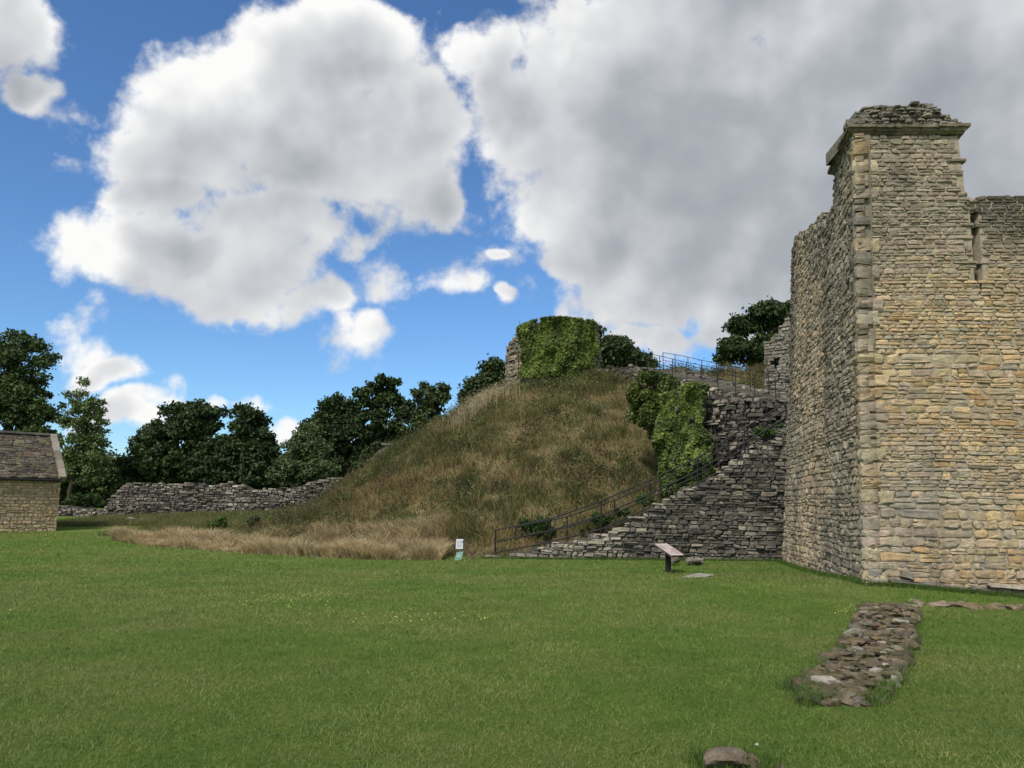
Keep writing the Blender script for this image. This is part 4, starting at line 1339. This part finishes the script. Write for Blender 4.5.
fp = []
for k in range(150):
    q = A + dirf * (k / 150 * 5.2); fp.append((q.x, q.y - .13))
for k in range(130):
    q = A + dirs * (k / 130 * 10); fp.append((q.x - .12, q.y))
for k in range(150):
    q = a0 + dl * (k / 150 * LL); fp.append((q.x, q.y - .15))
P1 = tufts(fp, 60, .11, .06, (.07, .13, .02))
fp = []
for i in range(len(L_) - 1):
    for t in np.linspace(0, 1, 14): 
        for s_ in (L_, R_):
            q = s_[i].lerp(s_[i + 1], t); fp.append((q.x, q.y))
for k in range(60):
    i = rng.integers(0, len(L_) - 1); q = L_[i].lerp(L_[i + 1], rng.random()).lerp(R_[i].lerp(R_[i + 1], rng.random()), rng.random()); fp.append((q.x, q.y))
P2 = tufts(fp, 55, .11, .045, (.085, .14, .03))
q = gp(722, 764); P3 = tufts([(q.x + math.cos(a) * .22 + .08, q.y + math.sin(a) * .14) for a in np.linspace(0, 6.2, 24)], 60, .07, .04, (.08, .14, .025))
q = gp(795, 690); P4 = tufts([(q.x + a * .05, q.y + .1 * math.sin(a * 3)) for a in range(5)], 90, .13, .06, (.06, .10, .03))
allp = [np.concatenate(z_) for z_ in zip(P1, P2, P3, P4)]
tag(blades('edge_grass', allp[0], allp[1], allp[2], allp[3], allp[4], M_GRASS, rng, True), 'uncut grass tufts along the wall feet and around the old stones', 'grass', None, 'stuff')

# yellow and white flower specks in the lawn
P = []
for (px, py, sx, sy, m) in [(600, 0, 0, 0, 0), (283, 602, 90, 9, 130), (330, 596, 60, 6, 70), (410, 619, 100, 7, 80), (845, 612, 14, 5, 30), (848, 630, 8, 3, 8), (480, 620, 25, 4, 18)]:
    for k in range(m):
        g_ = gp(px + rng.normal(0, sx * .5), py + rng.normal(0, sy * .5)); P.append((g_.x, g_.y, g_.z + .03))
P = np.array(P); m = len(P)
C = np.tile(np.array([.40, .45, .09]), (m, 1)) * rng.uniform(.6, 1.1, (m, 1))
tag(leaves('flowers', P, np.full(m, .013), C, M_GRASS, None, rng, np.array([[0, -.3, 1.]]), 2.5, .9), 'pale yellow flower specks scattered in the lawn', 'flowers', None, 'stuff')
P = []
for px, py in [(10, 612), (6, 621), (72, 586), (78, 586), (178, 700), (455, 621), (448, 612), (178, 0), (757, 750), (748, 640), (60, 586), (620, 645), (930, 660)]:
    if py: g_ = gp(px, py); P.append((g_.x, g_.y, g_.z + .035))
P = np.array(P)
tag(leaves('daisies', P, np.full(len(P), .011), np.tile([[.5, .5, .45]], (len(P), 1)), M_GRASS, None, rng, np.array([[0, -.3, 1.]]), 2.5, .8), 'few white specks of petals and feathers on the lawn', 'flowers', None, 'stuff')

# long dry grass on the mound
def longgrass(X, Y, Z, name, label, hs=1., dry=0.0, green=0.0):
    n = len(X)
    a = fbm(X * .30, Y * .30 + Z * .3, 71, 4); b = fbm(X * 1.0, Y * 1.0 + Z, 76, 3); c = fbm(X * .55 + 30, Y * .55 + Z * .7, 79, 3)
    h = (.17 + .42 * sstep(b, .35, .70)) * rng.uniform(.5, 1.35, n) * hs
    w = .022 * rng.uniform(.6, 1.5, n)
    tan = np.array([.28, .215, .10]); olive = np.array([.150, .152, .050]); grn = np.array([.060, .088, .025]); red = np.array([.095, .065, .035])
    t = sstep(a * .6 + b * .4 + dry, .40, .60)[:, None]; u = sstep(c * .6 + .4 * fbm(X * 1.6, Y * 1.6 + Z, 88, 3) - dry + green, .44, .54)[:, None]
    r_ = rng.random((n, 1))
    C = olive * (1 - t) + tan * t
    C = C * (1 - u * .8) + grn * u * .8
    C = np.where(r_ < .13, red, C); C = np.where(r_ > .91, tan * 1.25, C)
    if dry: C = C * .3 + np.array([.60, .485, .30]) * .7
    C = C * rng.uniform(.65, 1.25, (n, 1))
    lean = rng.normal(0, .55, (n, 2)) + np.array([-.12, -.1]) + .5 * np.stack([vnoise(X * .7, Y * .7, 5) - .5, vnoise(X * .7, Y * .7, 6) - .5], 1)
    return tag(blades(name, np.stack([X, Y, Z - .03], 1), h, w, lean, C, M_GRASS, rng, True), label, 'grass', None, 'stuff')


n = 330000
r = np.sqrt(rng.uniform(2 ** 2, 23.5 ** 2, n)); th_ = rng.uniform(R(150), R(392), n)
X = MX + np.cos(th_) * r; X = np.where(X > MX, MX + (X - MX) / .62, X); Y = MY + np.sin(th_) * r
Z = mz(X, Y); G = gz(X, Y)
ok = (Z > G - .15) & ~((X > W0.x - .35 + (Y - W0.y) * dw.x / dw.y) & (X < W0.x + 2.3 + (Y - W0.y) * dw.x / dw.y) & (Y < 47)) & (X < 26)
# nothing grows through the lower steps
us_ = (X - a0.x) * dl.x + (Y - a0.y) * dl.y; ds_ = (X - a0.x) * nl.x + (Y - a0.y) * nl.y
ok &= ~((us_ > -.1) & (us_ < LL + 2) & (ds_ < 2.75) & (ds_ > -1) & (Z < stepped(us_) - .1))
ok &= ~(np.hypot(X - KC.x, Y - KC.y) < KR)
longgrass(X[ok], Y[ok], Z[ok], 'long_grass', 'long dry tan and olive grass covering the mound')
# fringe of tall pale grass in front of the wall, left of the mound
poly = [gp(x, y) for x, y in [(113, 541), (135, 545), (200, 550), (300, 556), (370, 559), (440, 561)]]
n = 110000
i = rng.integers(0, len(poly) - 1, n); t = rng.random(n); PX = np.array([p[:] for p in poly])
X = PX[i, 0] * (1 - t) + PX[i + 1, 0] * t; Y0 = PX[i, 1] * (1 - t) + PX[i + 1, 1] * t
wgt = np.abs(PX[i + 1, 0] - PX[i, 0]); 
dpt = rng.random(n) ** 1.3 * 6
X = X * (1 + dpt / 60); Y = Y0 + dpt + 1.3 * (fbm(X * .9, Y0, 4, 3) - .5)
G = gz(X, Y); Zm = mz(X, Y); Z = np.maximum(G, Zm)
ok = (Y < 60) & (dpt < np.clip((X - PX[0, 0] + .3) * 1.6, .3, 6)) & (Zm < G + 1.5)
longgrass(X[ok], Y[ok], Z[ok], 'tall_grass', 'tall pale dry grass fringing the lawn left of the mound', 1.05, .10, -.05)
# greener verge between that grass and the wall
n = 90000
X = rng.uniform(-31, -9, n); Y = rng.uniform(42, 61.6, n); k_ = (Y > 47 + .3 * (X + 31)) | (X > -22); X = X[k_]; Y = Y[k_]; n = len(X); G = gz(X, Y)
f = fbm(X * .5, Y * .5, 9, 3); C = (np.array([.085, .12, .032])[None] * (1 - f[:, None]) + np.array([.19, .17, .075])[None] * f[:, None]) * rng.uniform(.7, 1.2, (n, 1))
tag(blades('verge_grass', np.stack([X, Y, G - .02], 1), .30 * rng.uniform(.4, 1.3, n) * (.5 + f), np.full(n, .03), rng.normal(0, .4, (n, 2)), C, M_GRASS, rng, True), 'rough green grass at the foot of the curtain wall', 'grass', None, 'stuff')
# leafy weeds scattered through the mound grass
P = []; C = []
for k in range(300):
    a = rng.uniform(R(175), R(355)); r = rng.uniform(4, 21.5); x_ = MX + math.cos(a) * r; y_ = MY + math.sin(a) * r
    s_ = rng.uniform(.25, .95); m = int(260 * s_); q = rng.normal(0, 1, (m, 3)) * np.array([s_ * .7, s_ * .7, s_ * .28])
    X = x_ + q[:, 0]; Y = y_ + q[:, 1]; P.append(np.stack([X, Y, mz(X, Y) + .22 * s_ + np.abs(q[:, 2]) + .1], 1))
    c_ = np.array([[.045, .07, .02], [.08, .11, .03], [.13, .14, .05], [.10, .075, .045]])[rng.integers(0, 4)]
    C.append(np.tile(c_, (m, 1)) * rng.uniform(.7, 1.4, (m, 1)))
P = np.concatenate(P); C = np.concatenate(C)
ok = ~(((P[:, 0] - a0.x) * nl.x + (P[:, 1] - a0.y) * nl.y < 3.2) & ((P[:, 0] - a0.x) * dl.x + (P[:, 1] - a0.y) * dl.y > -.5))
tag(leaves('mound_weeds', P[ok], np.full(ok.sum(), .055), C[ok], M_GRASS, None, rng), 'leafy green and brown weeds scattered through the long grass of the mound', 'weeds', None, 'stuff')
# pale seeding weed stems on the upper left slope
ws = thing('weeds', 'pale feathery seeding weeds high on the left slope of the mound', 'weeds')
c = at(481, 405, 46.5); m = 1500
X = c.x + rng.normal(0, .9, m); Y = 45.5 + rng.normal(0, .8, m); Z = mz(X, Y)
k_ = blades('stalks', np.stack([X, Y, Z], 1), rng.uniform(.5, 1.2, m), np.full(m, .02), rng.normal(0, .15, (m, 2)), np.tile([[.38, .32, .2]], (m, 1)) * rng.uniform(.7, 1.2, (m, 1)), M_GRASS, rng, True, ws)
PP = np.stack([X, Y, Z + rng.uniform(.5, 1.1, m)], 1)
leaves('seed_heads', PP, np.full(m, .035), np.tile([[.42, .37, .25]], (m, 1)) * rng.uniform(.7, 1.2, (m, 1)), M_GRASS, ws, rng)
setbase(ws, (c.x, 45.5, float(mz(c.x, 45.5)[0])))

# ------------------------------------------------------------------ light
SUN_EL, SUN_AZ = R(50), R(210)      # azimuth from +Y clockwise: behind the camera, a little to the left
sd_ = Vector((math.sin(SUN_AZ) * math.cos(SUN_EL), math.cos(SUN_AZ) * math.cos(SUN_EL), math.sin(SUN_EL)))
sun = bpy.data.lights.new('sun', 'SUN'); sun.energy = 2.3; sun.angle = R(11); sun.color = (1, .95, .87)
so = bpy.data.objects.new('sun', sun); so.rotation_euler = sd_.to_track_quat('Z', 'Y').to_euler(); COL.objects.link(so)

# ------------------------------------------------------------------ sky: Nishita plus cumulus laid out on the world sphere
w = bpy.data.worlds.new('World'); S.world = w; w.use_nodes = True
nt = w.node_tree; nt.nodes.clear()
out = nd(nt, 'ShaderNodeOutputWorld'); bg = nd(nt, 'ShaderNodeBackground'); nt.links.new(bg.outputs[0], out.inputs[0])
sky = nd(nt, 'ShaderNodeTexSky', sky_type='NISHITA'); sky.sun_disc = False; sky.sun_elevation = SUN_EL; sky.sun_rotation = SUN_AZ
sky.air_density = 1.0; sky.dust_density = .1; sky.ozone_density = 1.6
tc = nd(nt, 'ShaderNodeTexCoord')

CL = [  # centre, half width, half height (of the photograph's cumulus, turned into bearings), weight
    (325, 45, 95, 62, 1), (255, 105, 125, 68, 1), (385, 140, 82, 74, 1), (188, 150, 74, 56, 1), (310, 170, 110, 45, 1), (435, 195, 36, 32, 1),
    (185, 262, 118, 48, 1), (105, 262, 72, 31, 0.66), (235, 285, 72, 38, 1), (262, 225, 80, 50, 1), (365, 20, 60, 40, 1), (165, 208, 52, 32, 1),
    (405, 286, 81, 34, 0.66), (450, 292, 52, 20, 0.66), (310, 308, 49, 25, 0.66), (370, 334, 39, 28, 0.6), (505, 302, 18, 11, 0.6), (497, 255, 13, 10, 0.6), (340, 250, 31, 31, 0.6),
    (0, 25, 55, 55, 1), (28, 78, 32, 20, .9),
    (490, 75, 42, 62, 1), (530, 130, 50, 65, 1), (600, 90, 110, 95, 1.1), (600, 200, 75, 70, 1), (720, 140, 190, 150, 1.3), (900, 120, 220, 200, 1.3), (690, 260, 150, 68, 1.2), (850, 250, 160, 110, 1.2), (575, 262, 40, 30, .9),
    (1080, 150, 200, 250, 1.3), (780, -80, 250, 120, 1.3), (590, 20, 50, 40, .9),
    (625, 345, 47, 14, 0.66), (680, 350, 78, 22, 0.66), (730, 340, 52, 25, 0.66),
    (108, 372, 52, 25, 0.66), (75, 348, 39, 20, 0.6), (60, 328, 34, 17, 0.6), (180, 388, 34, 18, 0.6), (150, 400, 44, 15, 0.66), (130, 416, 57, 22, 0.66), (232, 398, 34, 14, 0.6), (85, 318, 26, 22, 0.6), (295, 424, 23, 17, 0.6), (205, 402, 65, 13, 0.66),
]
def wm(op, a, b=None, c=None, clamp=False):
    n = nd(nt, 'ShaderNodeMath', operation=op); n.use_clamp = clamp
    for i, v in enumerate((a, b, c)):
        if v is None: continue
        if isinstance(v, (int, float)): n.inputs[i].default_value = v
        else: nt.links.new(v, n.inputs[i])
    return n.outputs[0]


def wv(op, a, b=None, c=None):
    n = nd(nt, 'ShaderNodeVectorMath', operation=op)
    for i, v in enumerate((a, b, c)):
        if v is None: continue
        if isinstance(v, (tuple, Vector)): n.inputs[i].default_value = tuple(v)
        else: nt.links.new(v, n.inputs[i])
    return n.outputs['Value'] if op == 'DOT_PRODUCT' else n.outputs[0]


# bearings are measured on the plane tangent to the sky due "north" (+Y): (x/y, z/y)
DIRV = tc.outputs['Generated']
sep = nd(nt, 'ShaderNodeSeparateXYZ'); nt.links.new(DIRV, sep.inputs[0])
ysafe = wm('MAXIMUM', sep.outputs['Y'], .12)
cmb = nd(nt, 'ShaderNodeCombineXYZ'); nt.links.new(wm('DIVIDE', sep.outputs['X'], ysafe), cmb.inputs[0]); nt.links.new(wm('DIVIDE', sep.outputs['Z'], ysafe), cmb.inputs[1])
G0 = cmb.outputs[0]
nA = nd(nt, 'ShaderNodeTexNoise'); nA.inputs['Scale'].default_value = 4.2; nA.inputs['Detail'].default_value = 2; nt.links.new(G0, nA.inputs['Vector'])
warp_ = wv('MULTIPLY_ADD', nA.outputs['Color'], (.14, .14, 0), (-.07, -.07, 0))
nA2 = nd(nt, 'ShaderNodeTexNoise'); nA2.inputs['Scale'].default_value = 13; nA2.inputs['Detail'].default_value = 4; nt.links.new(G0, nA2.inputs['Vector'])
GW = wv('ADD', wv('ADD', G0, warp_), wv('MULTIPLY_ADD', nA2.outputs['Color'], (.06, .05, 0), (-.03, -.025, 0)))


def mfield(vec):
    m = None
    for (cx, cy, rx, ry, wt) in CL:
        c = ray(cx, cy); a = ray(cx - rx, cy); b = ray(cx + rx, cy); p = ray(cx, cy - ry); q = ray(cx, cy + ry)
        ru = abs(b.x / b.y - a.x / a.y) / 2; rv = abs(p.z / p.y - q.z / q.y) / 2; cu, cv = c.x / c.y, c.z / c.y
        rel = wv('MULTIPLY_ADD', vec, (1 / ru, 1 / rv, 0), (-cu / ru, -cv / rv, 0))
        l2 = wv('DOT_PRODUCT', rel, rel)
        if wt != 1: l2 = wm('MULTIPLY_ADD', l2, 1.0, -math.log(wt))
        m = l2 if m is None else wm('SMOOTH_MIN', m, l2, .35)
    return wm('EXPONENT', wm('MULTIPLY', wm('MINIMUM', m, 9), -.8))


s0 = mfield(GW)
s2 = mfield(wv('ADD', GW, (-.03, .07, 0)))
# cumulus of no particular place round the rest of the sky
nB = noise_n(nt, DIRV, 2.3, 3, .5)
back = wm('MULTIPLY', wm('SUBTRACT', nB, .36), 3.2, clamp=True)
fr = nd(nt, 'ShaderNodeMapRange', interpolation_type='SMOOTHSTEP'); nt.links.new(sep.outputs['Y'], fr.inputs[0]); fr.inputs[1].default_value = .25; fr.inputs[2].default_value = .5
s0 = wm('ADD', wm('MULTIPLY', s0, fr.outputs[0]), wm('MULTIPLY', back, wm('SUBTRACT', 1, fr.outputs[0])))


def billow(vec, sc, det):
    v = nd(nt, 'ShaderNodeTexVoronoi', feature='SMOOTH_F1', voronoi_dimensions='2D'); v.inputs['Scale'].default_value = sc; v.inputs['Detail'].default_value = det
    v.inputs['Roughness'].default_value = .55; v.inputs['Smoothness'].default_value = .6; v.normalize = True; nt.links.new(vec, v.inputs['Vector'])
    return wm('SUBTRACT', 1, v.outputs['Distance'])


def detail(vec):
    a = noise_n(nt, vec, 6.5, 12, .66)
    nx = nd(nt, 'ShaderNodeTexNoise'); nx.inputs['Scale'].default_value = 12; nx.inputs['Detail'].default_value = 3; nt.links.new(vec, nx.inputs['Vector'])
    b = billow(wv('ADD', G0, wv('MULTIPLY_ADD', nx.outputs['Color'], (.08, .08, .0), (-.04, -.04, .0))), 10, 3.0)
    return wm('ADD', wm('MULTIPLY', a, .95), wm('MULTIPLY_ADD', b, .62, -.385))


def off(v): return wv('ADD', DIRV, v)


n0 = detail(DIRV); n0s = noise_n(nt, DIRV, 6.0, 4, .5); n1 = noise_n(nt, off((-.022, 0, .040)), 6.0, 4, .5)
f0 = wm('ADD', s0, wm('MULTIPLY', wm('SUBTRACT', n0, .5), 1.5))
alpha = nd(nt, 'ShaderNodeMapRange', interpolation_type='SMOOTHSTEP'); nt.links.new(f0, alpha.inputs[0]); alpha.inputs[1].default_value = .34; alpha.inputs[2].default_value = .66
bl0 = billow(G0, 7, 2.0); bl1 = billow(wv('ADD', G0, (-.02, .035, 0)), 7, 2.0)
d1 = wm('ADD', wm('MULTIPLY', wm('SUBTRACT', n0s, n1), 1.25), wm('MULTIPLY', wm('SUBTRACT', bl0, bl1), .35))
d2 = wm('MULTIPLY', wm('SUBTRACT', s0, s2), .62)
thick = wm('MULTIPLY', wm('MAXIMUM', wm('SUBTRACT', s0, .48), 0), -1.05)
lit = wm('ADD', wm('ADD', wm('ADD', .92, d1), d2), thick)
cr_ = nd(nt, 'ShaderNodeValToRGB'); nt.links.new(lit, cr_.inputs[0])
e = cr_.color_ramp.elements
for k, (p, c) in enumerate([(.0, (.20, .215, .24)), (.30, (.26, .275, .30)), (.55, (.36, .375, .395)), (.78, (.46, .465, .475)), (1.0, (.60, .60, .595))]):
    if k >= len(e): e.new(p)
    e[k].position = p; e[k].color = (*c, 1)
SKS = .085
skm = wv('MULTIPLY', sky.outputs[0], (.56, .81, 1.06))
clm = wv('MULTIPLY', cr_.outputs[0], (1 / SKS,) * 3)
mx = nd(nt, 'ShaderNodeMix', data_type='RGBA'); nt.links.new(alpha.outputs[0], mx.inputs[0]); nt.links.new(skm, mx.inputs[6]); nt.links.new(clm, mx.inputs[7])
nt.links.new(mx.outputs[2], bg.inputs['Color']); bg.inputs['Strength'].default_value = SKS
w.cycles.sampling_method = 'MANUAL'; w.cycles.sample_map_resolution = 256

S.view_settings.view_transform = 'Standard'; S.view_settings.look = 'None'; S.view_settings.exposure = .70; S.view_settings.gamma = 1
S.render.engine = 'CYCLES'
